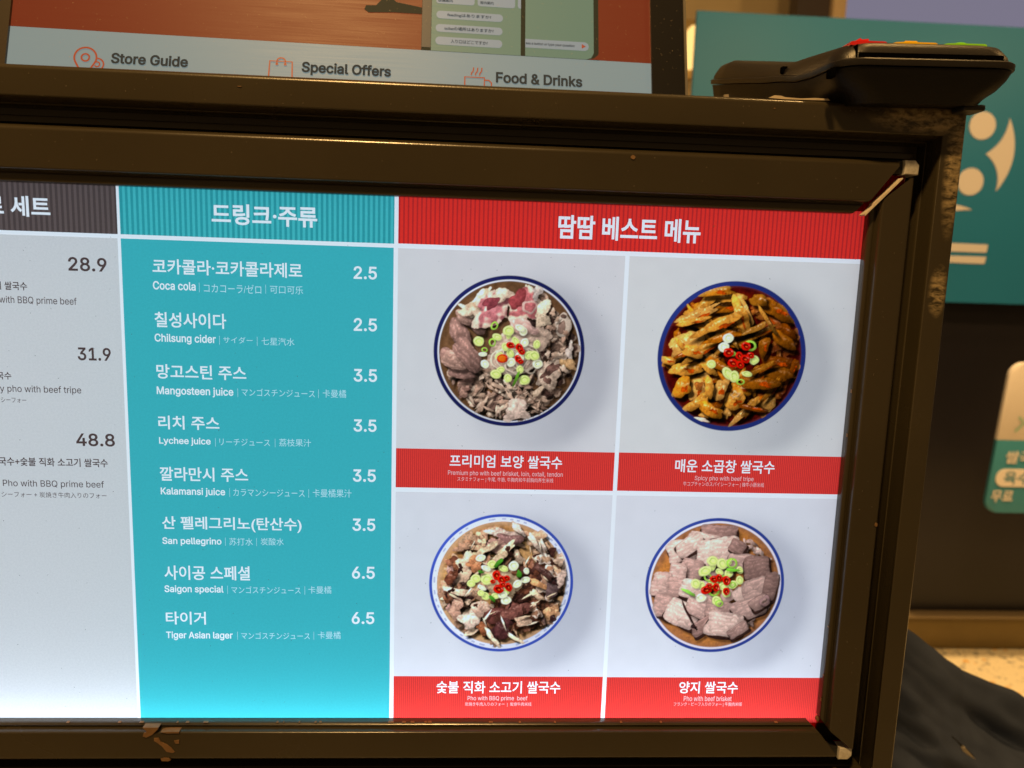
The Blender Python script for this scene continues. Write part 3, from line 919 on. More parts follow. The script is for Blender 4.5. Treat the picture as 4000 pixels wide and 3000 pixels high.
def frame_mat():
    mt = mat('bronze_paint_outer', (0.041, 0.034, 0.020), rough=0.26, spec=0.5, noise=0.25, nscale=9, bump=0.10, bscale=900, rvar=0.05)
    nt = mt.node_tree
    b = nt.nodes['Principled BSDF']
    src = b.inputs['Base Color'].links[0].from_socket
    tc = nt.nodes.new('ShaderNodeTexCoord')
    # reflections painted into the base colour round the upper right corner, lighter and streaky
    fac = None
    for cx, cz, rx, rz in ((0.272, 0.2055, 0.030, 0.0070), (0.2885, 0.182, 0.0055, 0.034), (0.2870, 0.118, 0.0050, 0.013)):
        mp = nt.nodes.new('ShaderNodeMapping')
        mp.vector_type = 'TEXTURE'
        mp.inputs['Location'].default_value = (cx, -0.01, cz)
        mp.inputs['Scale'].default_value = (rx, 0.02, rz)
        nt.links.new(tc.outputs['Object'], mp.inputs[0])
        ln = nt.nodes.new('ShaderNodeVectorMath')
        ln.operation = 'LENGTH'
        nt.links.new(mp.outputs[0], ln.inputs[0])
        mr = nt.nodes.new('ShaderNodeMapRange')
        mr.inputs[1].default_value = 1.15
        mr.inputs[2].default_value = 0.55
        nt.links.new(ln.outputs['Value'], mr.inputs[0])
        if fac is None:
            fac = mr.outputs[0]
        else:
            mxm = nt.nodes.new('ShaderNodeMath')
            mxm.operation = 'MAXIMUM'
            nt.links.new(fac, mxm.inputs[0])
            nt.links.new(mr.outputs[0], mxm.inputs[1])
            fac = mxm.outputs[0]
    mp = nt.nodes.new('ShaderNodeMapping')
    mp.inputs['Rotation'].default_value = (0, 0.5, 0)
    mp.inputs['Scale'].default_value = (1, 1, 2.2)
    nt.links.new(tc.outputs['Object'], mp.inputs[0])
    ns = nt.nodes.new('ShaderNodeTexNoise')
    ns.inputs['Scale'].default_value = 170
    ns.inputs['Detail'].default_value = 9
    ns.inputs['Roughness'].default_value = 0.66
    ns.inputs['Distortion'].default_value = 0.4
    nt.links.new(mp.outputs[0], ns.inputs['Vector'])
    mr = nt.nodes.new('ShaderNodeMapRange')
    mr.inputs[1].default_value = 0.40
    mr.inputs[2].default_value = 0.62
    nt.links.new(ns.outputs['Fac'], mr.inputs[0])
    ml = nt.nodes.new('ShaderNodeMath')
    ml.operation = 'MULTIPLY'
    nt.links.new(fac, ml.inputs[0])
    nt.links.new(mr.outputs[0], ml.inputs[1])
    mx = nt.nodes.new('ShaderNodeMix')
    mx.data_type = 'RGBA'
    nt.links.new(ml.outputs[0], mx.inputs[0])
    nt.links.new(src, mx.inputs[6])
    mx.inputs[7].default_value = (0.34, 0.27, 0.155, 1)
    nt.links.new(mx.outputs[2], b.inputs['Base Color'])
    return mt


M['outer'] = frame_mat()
for s in 'trbl':
    a, b = corners[s]
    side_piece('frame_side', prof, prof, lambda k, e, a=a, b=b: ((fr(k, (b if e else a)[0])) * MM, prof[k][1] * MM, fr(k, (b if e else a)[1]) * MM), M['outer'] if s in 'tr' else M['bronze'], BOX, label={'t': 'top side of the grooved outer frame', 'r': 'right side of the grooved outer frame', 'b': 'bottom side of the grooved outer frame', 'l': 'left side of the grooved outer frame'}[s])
box('cabinet', XL - 0.045, 0.2905, 0.030, 0.100, -1.22, 0.2105, M['black'], BOX)

# corner brackets
for bx, bz, rr in ((267.6, 181.9, 1), (264.8, -152.6, -1)):
    hw, hh = 3.9, 3.7
    P = [(bx - hw, bz - hh * rr), (bx + hw, bz - hh * rr), (bx + hw, bz + hh * rr * .35), (bx + hw * .45, bz + hh * rr), (bx - hw, bz + hh * rr)]
    c = slab('corner_bracket', [(x * MM, z * MM) for x, z in P], -0.0068, 0.0035, M['chrome'], BOX, bevel=0.0006)
    box('bracket_stem', (bx - hw - 6) * MM, (bx - hw - .02) * MM, -0.0045, 0.003, (bz - hh * .9) * MM, (bz + hh * .9) * MM, M['black'], c)
# raw pale cut edge of the right rail along the open mitre
e0, e1 = Vector((0.2440, 0.1562)), Vector((0.2623, 0.1758))
nrm = Vector((-(e1 - e0).y, (e1 - e0).x)).normalized() * 0.0009
pts = [e0, e1, e1 + nrm * .7, e0.lerp(e1, .55) + nrm * 1.1, e0.lerp(e1, .3) + nrm * 1.6, e0.lerp(e1, .25) + nrm * .8, e0 + nrm]
slab('cut_edge', [tuple(p) for p in pts], -0.0088, -0.0035, M['white_edge'], BOX)

# light source inside: white back, light guide and the LED strip along the foot
LED = (0.72, 0.86, 1.0)
box('light_tray', XL - 0.018, 0.2655, 0.0262, 0.0282, -0.1525, 0.1825, mat('white_tray', (0.8, 0.8, 0.8), rough=0.6), BOX)
guide = mesh_of('light_guide', [(XL - .01, 0.0255, -0.145), (0.2575, 0.0255, -0.145), (0.2575, 0.0255, 0.178), (XL - .01, 0.0255, 0.178)], [(0, 1, 2, 3)])
obj('light_guide', guide, emit('guide_glow', (0.70, 0.84, 0.98), 1.0), BOX)
for nm, zz in (('led_strip', -0.150),):
    st = mesh_of(nm, [(XL - .01, 0.006, zz), (0.2480, 0.006, zz), (0.2480, 0.016, zz), (XL - .01, 0.016, zz)], [(0, 1, 2, 3)])
    obj(nm, st, emit('led_glow', LED, 12.0), BOX)
dm = bpy.data.materials.new('opal_diffuser')
dm.use_nodes = True
nt = dm.node_tree
nt.nodes.clear()
o_ = nt.nodes.new('ShaderNodeOutputMaterial')
t_ = nt.nodes.new('ShaderNodeBsdfTranslucent')
t_.inputs[0].default_value = (0.92, 0.92, 0.92, 1)
d_ = nt.nodes.new('ShaderNodeBsdfDiffuse')
d_.inputs[0].default_value = (0.5, 0.5, 0.5, 1)
mx_ = nt.nodes.new('ShaderNodeMixShader')
mx_.inputs[0].default_value = 0.08
nt.links.new(t_.outputs[0], mx_.inputs[1])
nt.links.new(d_.outputs[0], mx_.inputs[2])
nt.links.new(mx_.outputs[0], o_.inputs['Surface'])
dif = mesh_of('diffuser', [(XL - .004, 0.0009, -0.1376), (0.2494, 0.0009, -0.1376), (0.2494, 0.0009, 0.1592), (XL - .004, 0.0009, 0.1592)], [(0, 1, 2, 3)])
SHEET = obj('diffuser', dif, dm, BOX)
# opaque margin round the diffuser, under the rails
box('margin_strip', XL - .03, 0.2690, 0.0010, 0.0022, 0.1593, 0.1840, M['backing'], BOX)
box('margin_strip', 0.2495, 0.2690, 0.0010, 0.0022, -0.1550, 0.1592, M['backing'], BOX)
box('margin_strip', XL - .03, 0.2690, 0.0010, 0.0022, -0.1550, -0.1377, M['backing'], BOX)
for n_, a_ in (('tray_wall', (XL - .018, 0.2655, .0023, .0261, 0.1800, 0.1820)), ('tray_wall', (XL - .018, 0.2655, .0023, .0261, -0.1535, -0.1515)), ('tray_wall', (0.2600, 0.2620, .0023, .0261, -0.1514, 0.1799)), ('tray_wall', (XL - .018, XL - .016, .0023, .0261, -0.1514, 0.1799))):
    box(n_, *a_, bpy.data.materials['white_tray'], BOX)

# printed film, split as it is printed; the clear gaps between the fields show the diffuser
film('header_film', (-141.3, -2.1, 133.6, 181.0), TEAL_HEAD, 0, F_TEALH, BOX, label='teal pinstriped heading of the drinks list')
film('list_film', (-141.3, -2.3, -154.0, 131.5), TEAL_TEXT, 0, F_TEAL, BOX, label='teal drinks list with white names and prices')
film('header_film', (XL * 1000, -142.7, 133.6, 181.0), DARK_HEAD, 0, F_DARKH, BOX, label='charcoal pinstriped heading of the set menus')
film('list_film', (XL * 1000, -142.9, -154.0, 131.5), [], 0, F_GREY, BOX, label='pale grey list of set menus with dark prices')
for r_ in GREY_TEXT:
    lettering('lettering', [r_], -0.00025, F_INK, BOX)
film('header_film', (0.0, 268.0, 133.8, 181.0), RED_HEAD, 0, F_REDH, BOX, label='red pinstriped heading of the best menu')
cells = [(0.0, 120.0, 131.4, 24.3, 2.4, CAP0, bowl_oxtail, (59.9, 78.6, 40.5)),
         (122.3, 268.0, 131.4, 24.4, 2.6, CAP1, bowl_tripe, (181.6, 79.0, 41.0)),
         (0.0, 120.0, -0.1, -108.4, -154.0, CAP2, bowl_bbq, (59.6, -52.3, 40.4)),
         (122.3, 268.0, -0.1, -108.6, -154.0, CAP3, bowl_brisket, (181.7, -52.4, 40.1))]
lab = ['oxtail and brisket noodle bowl picture', 'spicy orange tripe noodle bowl picture', 'grilled beef noodle bowl picture', 'sliced brisket noodle bowl picture']
BL = np.array([0.68, 0.81, 0.94])
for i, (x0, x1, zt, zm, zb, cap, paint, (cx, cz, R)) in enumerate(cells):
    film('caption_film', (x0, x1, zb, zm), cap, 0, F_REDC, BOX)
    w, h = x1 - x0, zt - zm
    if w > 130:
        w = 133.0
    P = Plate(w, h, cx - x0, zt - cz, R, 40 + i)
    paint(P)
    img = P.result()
    H, W = img.shape[:2]
    xs = x0 + np.linspace(0, w, W)
    zs = zt - np.linspace(0, h, H)
    V = np.empty((H, W, 3), np.float32)
    V[..., 0] = xs[None, :] * MM
    V[..., 1] = 0
    V[..., 2] = zs[:, None] * MM
    ids = np.arange(H * W, dtype=np.int32).reshape(H, W)
    Q = np.stack([ids[1:, :-1], ids[1:, 1:], ids[:-1, 1:], ids[:-1, :-1]], -1).reshape(-1, 4)
    me = bpy.data.meshes.new('bowl_picture')
    me.vertices.add(H * W)
    me.vertices.foreach_set('co', V.ravel())
    me.loops.add(Q.size)
    me.loops.foreach_set('vertex_index', Q.ravel())
    me.polygons.add(len(Q))
    me.polygons.foreach_set('loop_start', np.arange(0, Q.size, 4, dtype=np.int32))
    me.polygons.foreach_set('loop_total', np.full(len(Q), 4, np.int32))
    me.update(calc_edges=True)
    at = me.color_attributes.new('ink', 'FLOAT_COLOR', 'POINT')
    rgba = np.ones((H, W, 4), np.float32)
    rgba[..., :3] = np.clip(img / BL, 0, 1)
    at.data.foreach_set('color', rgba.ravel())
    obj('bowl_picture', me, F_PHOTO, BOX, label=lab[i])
F_PINK = film_mat('pink_fine_print', (0.97, 0.60, 0.58))
F_PALE = film_mat('pale_fine_print', (0.62, 0.90, 0.94))
for cap in (CAP0, CAP1, CAP2, CAP3):
    for r_ in cap[1:]:
        lettering('fine_print', [r_], 0.0, F_PINK, BOX)
for r_ in TEAL_TEXT:
    if r_[5] == 0:
        lettering('fine_print', [r_], 0.0, F_PALE, BOX)
# specks of dust behind the film
V, Fc = [], []
for _ in range(300):
    x, z = random.uniform(-215, 246), random.uniform(-130, 155)
    a, r, q = random.uniform(0, 3.14), random.uniform(.10, .40), random.uniform(.08, .18)
    k = len(V)
    for j in range(5):
        t = j * 1.2566 + random.uniform(-.3, .3)
        u, v = r * math.cos(t), q * math.sin(t)
        V.append(((x + u * math.cos(a) - v * math.sin(a)) * MM, -0.0004, (z + u * math.sin(a) + v * math.cos(a)) * MM))
    Fc.append(tuple(range(k, k + 5)))
obj('dust_specks', mesh_of('dust_specks', V, Fc), mat('dust', (0.05, 0.04, 0.04), rough=0.9), BOX, kind='stuff')

# chipped paint, laid on the rails as thin flakes of bare primer
CH = [[(-136.7, -134.6), (-128.2, -134.6), (-128.5, -135.6), (-129.7, -136.9), (-131.7, -138.9), (-134.9, -140.6), (-136.8, -139.9), (-136.3, -138.2), (-134.5, -137.2), (-135.5, -135.9)],
      [(-130.7, -141.1), (-128.3, -140.9), (-127.3, -143.3), (-124.0, -144.8), (-121.9, -146.5), (-119.8, -149.2), (-120.7, -149.9), (-124.2, -149.2), (-126.7, -145.8), (-129.0, -143.8), (-130.8, -142.6)],
      [(-127.6, -153.4), (-126.1, -152.9), (-123.0, -153.1), (-122.3, -154.4), (-123.5, -154.9), (-127.0, -154.8)],
      [(-120.0, -142.6), (-117.2, -142.1), (-117.3, -144.3), (-119.2, -144.3)],
      [(-127.2, -137.4), (-122.8, -137.0), (-117.0, -137.0), (-117.1, -138.0), (-123.8, -138.1)]]
for P in CH:
    slab('paint_chip', [(x * MM, z * MM) for x, z in P], -0.0086, -0.0045, M['copper'], BOX)
for cx, cz, rx, rz, y in ((119.6, 181.0, 1.3, 1.1, -0.0087), (267.6, -12.0, .9, 1.2, -0.0087), (247.0, -131.8, .8, 1.6, -.0050), (190.5, 207.6, .4, .3, -.0103), (-77, 206.5, 1.2, .25, -.0103), (164, 148.0, .3, .2, -.0092)):
    slab('paint_chip', [((cx + rx * math.cos(t * .9) * random.uniform(.8, 1.1)) * MM, (cz + rz * math.sin(t * .9) * random.uniform(.8, 1.1)) * MM) for t in range(7)], y, y + .002, M['copper'], BOX)
V, Fc = [], []
for k in range(30):      # nibbled paint along the inner lips
    if k < 18:
        x, z, a = random.uniform(-190, 235), -134.15, 0
    elif k < 23:
        x, z, a = 248.3, random.uniform(-130, 120), 1
    else:
        x, z, a = random.uniform(-140, 0), -134.15, 0
    L, t = random.uniform(.5, 2.4), random.uniform(.12, .30)
    dx, dz = (L, t) if a == 0 else (t, L)
    b0 = len(V)
    for sx_, sz_ in ((-1, -1), (1, -1), (.7, 1), (-.6, 1)):
        V.append(((x + sx_ * dx / 2) * MM, -0.0030, (z + sz_ * dz / 2) * MM))
    for sx_, sz_ in ((-1, -1), (1, -1), (.7, 1), (-.6, 1)):
        V.append(((x + sx_ * dx / 2) * MM, -0.0044, (z - .25 + sz_ * dz / 2) * MM if a == 0 else (z + sz_ * dz / 2) * MM))
    Fc += [(b0, b0 + 1, b0 + 2, b0 + 3), (b0 + 7, b0 + 6, b0 + 5, b0 + 4), (b0, b0 + 4, b0 + 5, b0 + 1), (b0 + 1, b0 + 5, b0 + 6, b0 + 2), (b0 + 2, b0 + 6, b0 + 7, b0 + 3), (b0 + 3, b0 + 7, b0 + 4, b0)]
obj('nibbled_paint', mesh_of('nibbled_paint', V, Fc), M['copper'], BOX, kind='stuff')
V, Fc = [], []
for k in range(260):     # lint and dust caught in the channel and on the rails
    if k < 150:
        x, z, y = random.uniform(272.0, 274.2), random.uniform(-155, 185), .0040
    else:
        x, z, y = random.choice([(random.uniform(-200, 250), random.uniform(198, 209), -.0102), (random.uniform(-200, 250), random.uniform(165, 182), -.0084), (random.uniform(254, 267), random.uniform(-140, 150), -.0084)])
    r = random.uniform(.06, .20)
    b0 = len(V)
    for j in range(4):
        V.append(((x + r * math.cos(j * 1.57)) * MM, y, (z + r * random.uniform(.5, 1.4) * math.sin(j * 1.57)) * MM))
    Fc.append((b0 + 3, b0 + 2, b0 + 1, b0))
obj('lint', mesh_of('lint', V, Fc), mat('lint', (0.30, 0.26, 0.20), rough=0.9), BOX, kind='stuff')

# crumpled strip of tape on top, under the terminal
tape = [(187.4, 212.6), (190.6, 214.0), (194, 213.9), (196.2, 213.3), (204.3, 213.0), (212, 213.6), (218.7, 213.5), (219.8, 212.7), (204.3, 212.4), (195.9, 212.3)]
t = slab('tape_strip', [(x * MM, (z + .4) * MM) for x, z in tape], -0.0085, 0.020, mat('crumpled_tape', (0.55, 0.47, 0.36), rough=0.6, noise=0.3, nscale=200), None, label='crumpled pale strip of tape on the light box top under the card terminal', category='tape')

# ------------------------------------------------------------------ information screen behind
SCR = empty('information_screen', (0, 0.10, 0.21), (math.radians(-16), 0, math.radians(2)), label='black framed information screen with red picture and pale blue menu bar behind the light box', category='screen')
G = 0.17
S_RED = emit('screen_red', (0.135, 0.020, 0.007), 1.0, G, 0.38)
S_BLUE = emit('screen_pale_blue', (0.175, 0.225, 0.225), 1.0, G, 0.38)
S_GREEN = emit('screen_green', (0.105, 0.165, 0.115), 1.0, G, 0.38)
S_PILL = emit('screen_pill', (0.20, 0.235, 0.25), 1.0, G, 0.38)
S_DARK = emit('screen_dark_green', (0.026, 0.024, 0.012), 1.0, 0.06, 0.5)
S_TEXT = emit('screen_text', (0.034, 0.034, 0.028), 1.0, 0.03, 0.6)
S_ICON = emit('screen_icon', (0.30, 0.055, 0.020), 1.0, G, 0.38)
for mt_ in (S_RED, S_BLUE, S_GREEN):      # hairline rubbing on the glass
    nt = mt_.node_tree
    tc = nt.nodes.new('ShaderNodeTexCoord')
    mp = nt.nodes.new('ShaderNodeMapping')
    mp.inputs['Scale'].default_value = (18, 1, 900)
    nt.links.new(tc.outputs['Object'], mp.inputs[0])
    ns = nt.nodes.new('ShaderNodeTexNoise')
    ns.inputs['Scale'].default_value = 1.0
    nt.links.new(mp.outputs[0], ns.inputs['Vector'])
    mr = nt.nodes.new('ShaderNodeMapRange')
    mr.inputs[3].default_value = 0.33
    mr.inputs[4].default_value = 0.50
    nt.links.new(ns.outputs['Fac'], mr.inputs[0])
    nt.links.new(mr.outputs[0], nt.nodes['Principled BSDF'].inputs['Roughness'])
box('screen_body', -0.272, 0.1770, 0.0021, 0.022, -0.10, 0.60, M['black'], SCR, bevel=0.002)
box('side_trim', 0.1772, 0.1790, -0.0022, 0.020, -0.10, 0.60, mat('brushed_trim', (0.30, 0.28, 0.24), rough=0.3, metal=0.8), SCR)
GL = mat('black_glass_border', (0.006, 0.006, 0.007), rough=0.25)
box('bezel', 0.1549, 0.1769, -0.0015, 0.002, -0.10, 0.60, GL, SCR)
box('bezel', -0.2720, -0.2499, -0.0015, 0.002, -0.10, 0.60, mat('worn_glass_border', (0.035, 0.028, 0.020), rough=0.35), SCR)


def quad(name, x0, x1, z0, z1, y, m_, parent):
    return obj(name, mesh_of(name, [(x0 * MM, y, z0 * MM), (x1 * MM, y, z0 * MM), (x1 * MM, y, z1 * MM), (x0 * MM, y, z1 * MM)], [(0, 1, 2, 3)]), m_, parent)


def flat(name, poly, y, m_, parent):
    bm = bmesh.new()
    f = bm.faces.new([bm.verts.new((x * MM, y, z * MM)) for x, z in poly])
    bm.normal_update()
    if f.normal.y > 0:
        f.normal_flip()
    bmesh.ops.triangulate(bm, faces=[f])
    me = bpy.data.meshes.new(name)
    bm.to_mesh(me)
    bm.free()
    return obj(name, me, m_, parent)


def stroke(path, w, y, closed=False):
    """A flat line of width w through the points of path: (vertices, faces)."""
    V, Fc = [], []
    n = len(path)
    for i in range(n):
        a = Vector(path[(i - 1) % n] if closed or i else path[0])
        b = Vector(path[(i + 1) % n] if closed or i < n - 1 else path[-1])
        t_ = (b - a).normalized()
        q = Vector((-t_.y, t_.x)) * w / 2
        p = Vector(path[i])
        V += [((p + q).x * MM, y, (p + q).y * MM), ((p - q).x * MM, y, (p - q).y * MM)]
    for i in range(n if closed else n - 1):
        a, b = 2 * i, 2 * ((i + 1) % n)
        Fc.append((a, b, b + 1, a + 1))
    return V, Fc


def icon(name, strokes, y, m_, parent):
    V, Fc = [], []
    for path, w, closed in strokes:
        v, f = stroke(path, w, y, closed)
        Fc += [tuple(i + len(V) for i in q) for q in f]
        V += v
    return obj(name, mesh_of(name, V, Fc), m_, parent)


DISP = quad('display', -249.9, 154.9, 54.0, 590, 0.0005, S_RED, SCR)
quad('menu_bar', -249.9, 154.9, -60, 53.9, 0.0004, S_BLUE, DISP)
# phones in the picture
quad('phone_picture', 2.7, 119.6, 53.9, 300, 0.0003, S_DARK, DISP)
quad('phone_page', 9.0, 67.6, 53.9, 300, 0.0001, S_GREEN, DISP)
flat('phone_page', [(70.6, 300), (70.6, 53.9), (111, 53.9), (114.5, 55.0), (116.3, 58.5), (116.3, 300)], 0.0001, S_GREEN, DISP)
flat('picture_corner', [(112.5, 53.92), (120.5, 53.92), (120.5, 62), (119.2, 57.5), (116.5, 54.8)], -0.0001, S_RED, DISP)
quad('phone_button', 2.9, 8.8, 56, 300, 0.00005, emit('screen_phone_edge', (0.05, 0.045, 0.035), 1, G, .38), DISP)
flat('arm_picture', [(-33.5, 82.8), (-27, 83.2), (-20, 92), (-14, 86.4), (2.6, 83.6), (2.6, 79.0), (-15.1, 79.0), (-31.8, 77.9), (-34.5, 80)], 0.0002, S_DARK, DISP)
for x0, x1, z1, z0 in ((12.1, 55.7, 82.0, 76.6), (11.8, 55.5, 72.6, 67.2), (11.8, 55.4, 63.8, 58.2)):
    flat('speech_button', rrect(x0, x1, z0, z1, 2.6, 5), -0.0001, S_PILL, DISP)
for x0, x1, z0, z1 in ((11.8, 36.9, 87.2, 110), (38.9, 63.7, 87.0, 110)):
    flat('speech_button', rrect(x0, x1, z0, z1, 1.8, 4), -0.0001, S_PILL, DISP)
flat('speech_button', [(65.5, 110), (65.5, 88.5), (66.2, 87.3), (67.6, 87.0), (67.6, 110)], -0.0001, S_PILL, DISP)
flat('speech_button', [(70.6, 65.9), (70.6, 59.8), (110.5, 59.8), (112.4, 60.8), (113.0, 62.8), (112.4, 64.8), (110.5, 65.9)], -0.0001, S_PILL, DISP)
flat('play_mark', [(108.2, 61.2), (111.0, 62.8), (108.2, 64.4)], -0.0003, S_ICON, DISP)
for r_ in [('feedingはありますか?', 19.2, 48.0, 77.9, 80.6, 1), ('toiletの場所はありますか?', 17.4, 49.6, 68.5, 71.1, 1), ('入り口はどこですか?', 21.7, 45.8, 59.6, 62.3, 1), ('店舗案内', 13.0, 22.5, 88.3, 90.3, 1), ('館内案内', 40.6, 49.4, 88.4, 90.6, 1), ('ess a button or type your question', 70.9, 103.4, 61.5, 63.7, 1)]:
    lettering('lettering', [r_], -0.0003, S_TEXT, DISP)
for r_ in [('Store Guide', -188.6, -142.2, 32.6, 39.9, 2), ('Special Offers', -72.4, -16.1, 32.1, 41.2, 2), ('Food & Drinks', 51.5, 108.5, 33.9, 41.6, 2)]:
    lettering('lettering', [r_], -0.0002, S_TEXT, DISP)
pin = [(-203.8 + 6.6 * math.cos(math.radians(a)), 35.6 + 6.6 * math.sin(math.radians(a))) for a in range(-35, 216, 12)]
pin = [(-203.8, 22.0)] + pin + [(-203.8, 22.0)]
icon('display_icon', [(pin, 1.15, False), ([(-203.8 + 2.4 * math.cos(a / 2), 35.6 + 2.4 * math.sin(a / 2)) for a in range(12)] + [(-201.4, 35.6)], 1.1, False),
                      ([(-196.6 + 3.9 * math.cos(math.radians(a)), 31.5 + 3.9 * math.sin(math.radians(a))) for a in range(-60, 91, 15)], 1.0, False),
                      ([(-196.6 + 1.6 * math.cos(math.radians(a)), 31.5 + 1.6 * math.sin(math.radians(a))) for a in range(-150, 121, 27)], .9, False)], -0.0002, S_ICON, DISP)
icon('display_icon', [([(-92.9, 22), (-92.3, 40.3), (-78.4, 40.3), (-77.8, 22)], 1.0, False), ([(-87.9, 38.2)] + [(-85.3 + 2.6 * math.cos(math.radians(a)), 40.4 + 2.3 * math.sin(math.radians(a))) for a in range(180, -1, -20)] + [(-82.7, 38.2)], .95, False),
                      ([(-88.7, 38.4), (-87.1, 38.4)], 1.5, False), ([(-83.5, 38.4), (-81.9, 38.4)], 1.5, False)], -0.0002, S_ICON, DISP)
st = [([(31.3, 20), (31.3, 36.8), (44.0, 36.8), (44.0, 26)], 1.0, False), ([(44.0, 35.2), (46.8, 35.2), (48.6, 33.6), (48.6, 29), (46, 27)], .95, False)]
for k in range(3):
    x = 35.4 + 2.7 * k
    st.append(([(x, 38.2), (x + .2, 39.6), (x + 1.3, 41.2), (x + 1.5, 43.6)], .85, False))
icon('display_icon', st, -0.0002, S_ICON, DISP)
V, Fc = [], []
for k in range(420):      # scratches and flecks on the glass
    x, z = random.uniform(-248, 175), random.uniform(30, 96)
    L, w_ = random.uniform(.3, 1.6) * random.random() + .15, random.uniform(.05, .15)
    a = random.gauss(-.6, .6)
    c_, s_ = math.cos(a), math.sin(a)
    b0 = len(V)
    for u, v in ((-L / 2, -w_ / 2), (L / 2, -w_ / 3), (L / 2, w_ / 3), (-L / 2, w_ / 2)):
        V.append(((x + u * c_ - v * s_) * MM, -0.0016, (z + u * s_ + v * c_) * MM))
    Fc.append((b0, b0 + 1, b0 + 2, b0 + 3))
obj('scratches', mesh_of('scratches', V, Fc), mat('scratch', (0.36, 0.29, 0.20), rough=0.5), SCR, kind='stuff')

# ------------------------------------------------------------------ card terminal on top of the light box
TERM = empty('card_terminal', (0.260, -0.030, 0.212), (0, math.radians(-1.3), 0), label='black card payment terminal with red, yellow and green keys on top of the light box', category='card terminal')
W2 = 0.0475
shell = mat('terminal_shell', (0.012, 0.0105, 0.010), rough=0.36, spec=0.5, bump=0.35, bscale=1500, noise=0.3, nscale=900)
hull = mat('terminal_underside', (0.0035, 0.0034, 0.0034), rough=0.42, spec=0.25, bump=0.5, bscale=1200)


def sta(r=0.0135, L=0.215, tail=0.010):
    """Plan of the terminal: (distance from the near end, half width)."""
    s_ = []
    for i in range(7):
        a = math.radians(90 * i / 6)
        s_.append((r - r * math.cos(a), W2 - r + r * math.sin(a)))
    s_ += [(0.03, W2), (0.05, W2), (0.070, W2), (0.085, W2 - .0008), (0.105, W2 - .001), (0.13, W2 - .001), (0.16, W2 - .001), (0.185, W2 - .001)]
    for i in range(1, 5):
        a = math.radians(90 * i / 4)
        s_.append((L - tail + tail * math.sin(a), W2 - .001 - tail + tail * math.cos(a)))
    return s_


def seam(y):
    return interp([(0, 14.2), (.02, 14.3), (.045, 16.6), (.075, 24), (.10, 29), (.14, 38.5), (.25, 63)], y) * MM


def topz(y):
    return interp([(0, 26.2), (.012, 26.6), (.035, 29.5), (.075, 34.5), (.10, 40.5), (.20, 68), (.215, 66), (.3, 66)], y) * MM


def loft(name, rings, material, parent, cap_lo=True, cap_hi=True):
    """rings: functions (station index) -> (y, half width, z); symmetrical left and right."""
    S = sta()
    n = len(S)
    V, Fc = [], []
    for rg in rings:
        for side in (-1, 1):
            for i in range(n):
                y, hw, z = rg(i, S[i])
                V.append((side * hw, y, z))
    def idx(r, side, i):
        return r * 2 * n + (0 if side < 0 else n) + i
    for r in range(len(rings) - 1):
        for side in (-1, 1):
            for i in range(n - 1):
                q = [idx(r, side, i), idx(r, side, i + 1), idx(r + 1, side, i + 1), idx(r + 1, side, i)]
                Fc.append(tuple(q))
        Fc.append((idx(r, -1, 0), idx(r, 1, 0), idx(r + 1, 1, 0), idx(r + 1, -1, 0)))
        Fc.append((idx(r, -1, n - 1), idx(r, 1, n - 1), idx(r + 1, 1, n - 1), idx(r + 1, -1, n - 1)))
    for r, on in ((0, cap_lo), (len(rings) - 1, cap_hi)):
        if on:
            for i in range(n - 1):
                Fc.append((idx(r, -1, i), idx(r, 1, i), idx(r, 1, i + 1), idx(r, -1, i + 1)))
    me = mesh_of(name, V, Fc)
    bm = bmesh.new()
    bm.from_mesh(me)
    bmesh.ops.remove_doubles(bm, verts=bm.verts[:], dist=1e-6)
    bmesh.ops.recalc_face_normals(bm, faces=bm.faces[:])
    bm.to_mesh(me)
    bm.free()
    return obj(name, me, material, parent, smooth=38)


def ring(fz, inset, front=None):
    def f(i, s_):
        y, hw = s_
        L = 0.215
        fi = inset if front is None else front
        yy = y + fi * (1 - min(1, y / 0.05)) - inset * max(0, (y - .17) / (L - .17))
        return yy, max(0.001, hw - inset), fz(y)
    return f


LIP = 3.4 * MM
loft('upper_shell', [ring(lambda y: seam(y) + LIP + .0002, .0014, .0028), ring(lambda y: seam(y) + LIP + .003, .0022, .0031), ring(lambda y: topz(y) - .0030, .0044, .0040), ring(lambda y: topz(y) - .0010, .0062, .0050), ring(topz, .0092, .0068)], shell, TERM)
loft('lip', [ring(seam, .0004, .0002), ring(lambda y: seam(y) + .0006, 0, 0), ring(lambda y: seam(y) + LIP - .0006, 0, 0), ring(lambda y: seam(y) + LIP, .0006, .0006)], shell, TERM)
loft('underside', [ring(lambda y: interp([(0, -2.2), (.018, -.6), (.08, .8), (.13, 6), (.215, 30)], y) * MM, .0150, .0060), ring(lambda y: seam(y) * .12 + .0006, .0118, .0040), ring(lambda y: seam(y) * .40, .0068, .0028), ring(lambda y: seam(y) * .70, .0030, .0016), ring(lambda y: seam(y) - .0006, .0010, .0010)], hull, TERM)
box('card_slot', -0.036, 0.0365, 0.0026, 0.02, seam(0) + LIP + .0001, seam(0) + LIP + .0029, M['void'], TERM)
box('slot_end', -0.0372, -0.0368, 0.0028, 0.010, seam(0) + LIP + .0002, topz(0) - .002, M['void'], TERM)
box('foot', 0.0235, 0.0350, 0.010, 0.022, -.0040, -.0008, M['black'], TERM, bevel=.001)
box('stand_foot', -0.040, 0.036, 0.080, 0.19, -.0005, .0060, M['black'], TERM, bevel=.001)
box('hinge', -0.0405, -0.026, 0.165, 0.20, .004, .048, M['black'], TERM, bevel=.002)
box('latch', -0.0483, -0.0455, 0.0052, 0.0105, .0095, .0138, M['void'], TERM, bevel=.0004)
box('side_slot', -0.0468, -0.0440, 0.070, 0.0735, .0275, .0310, M['void'], TERM)
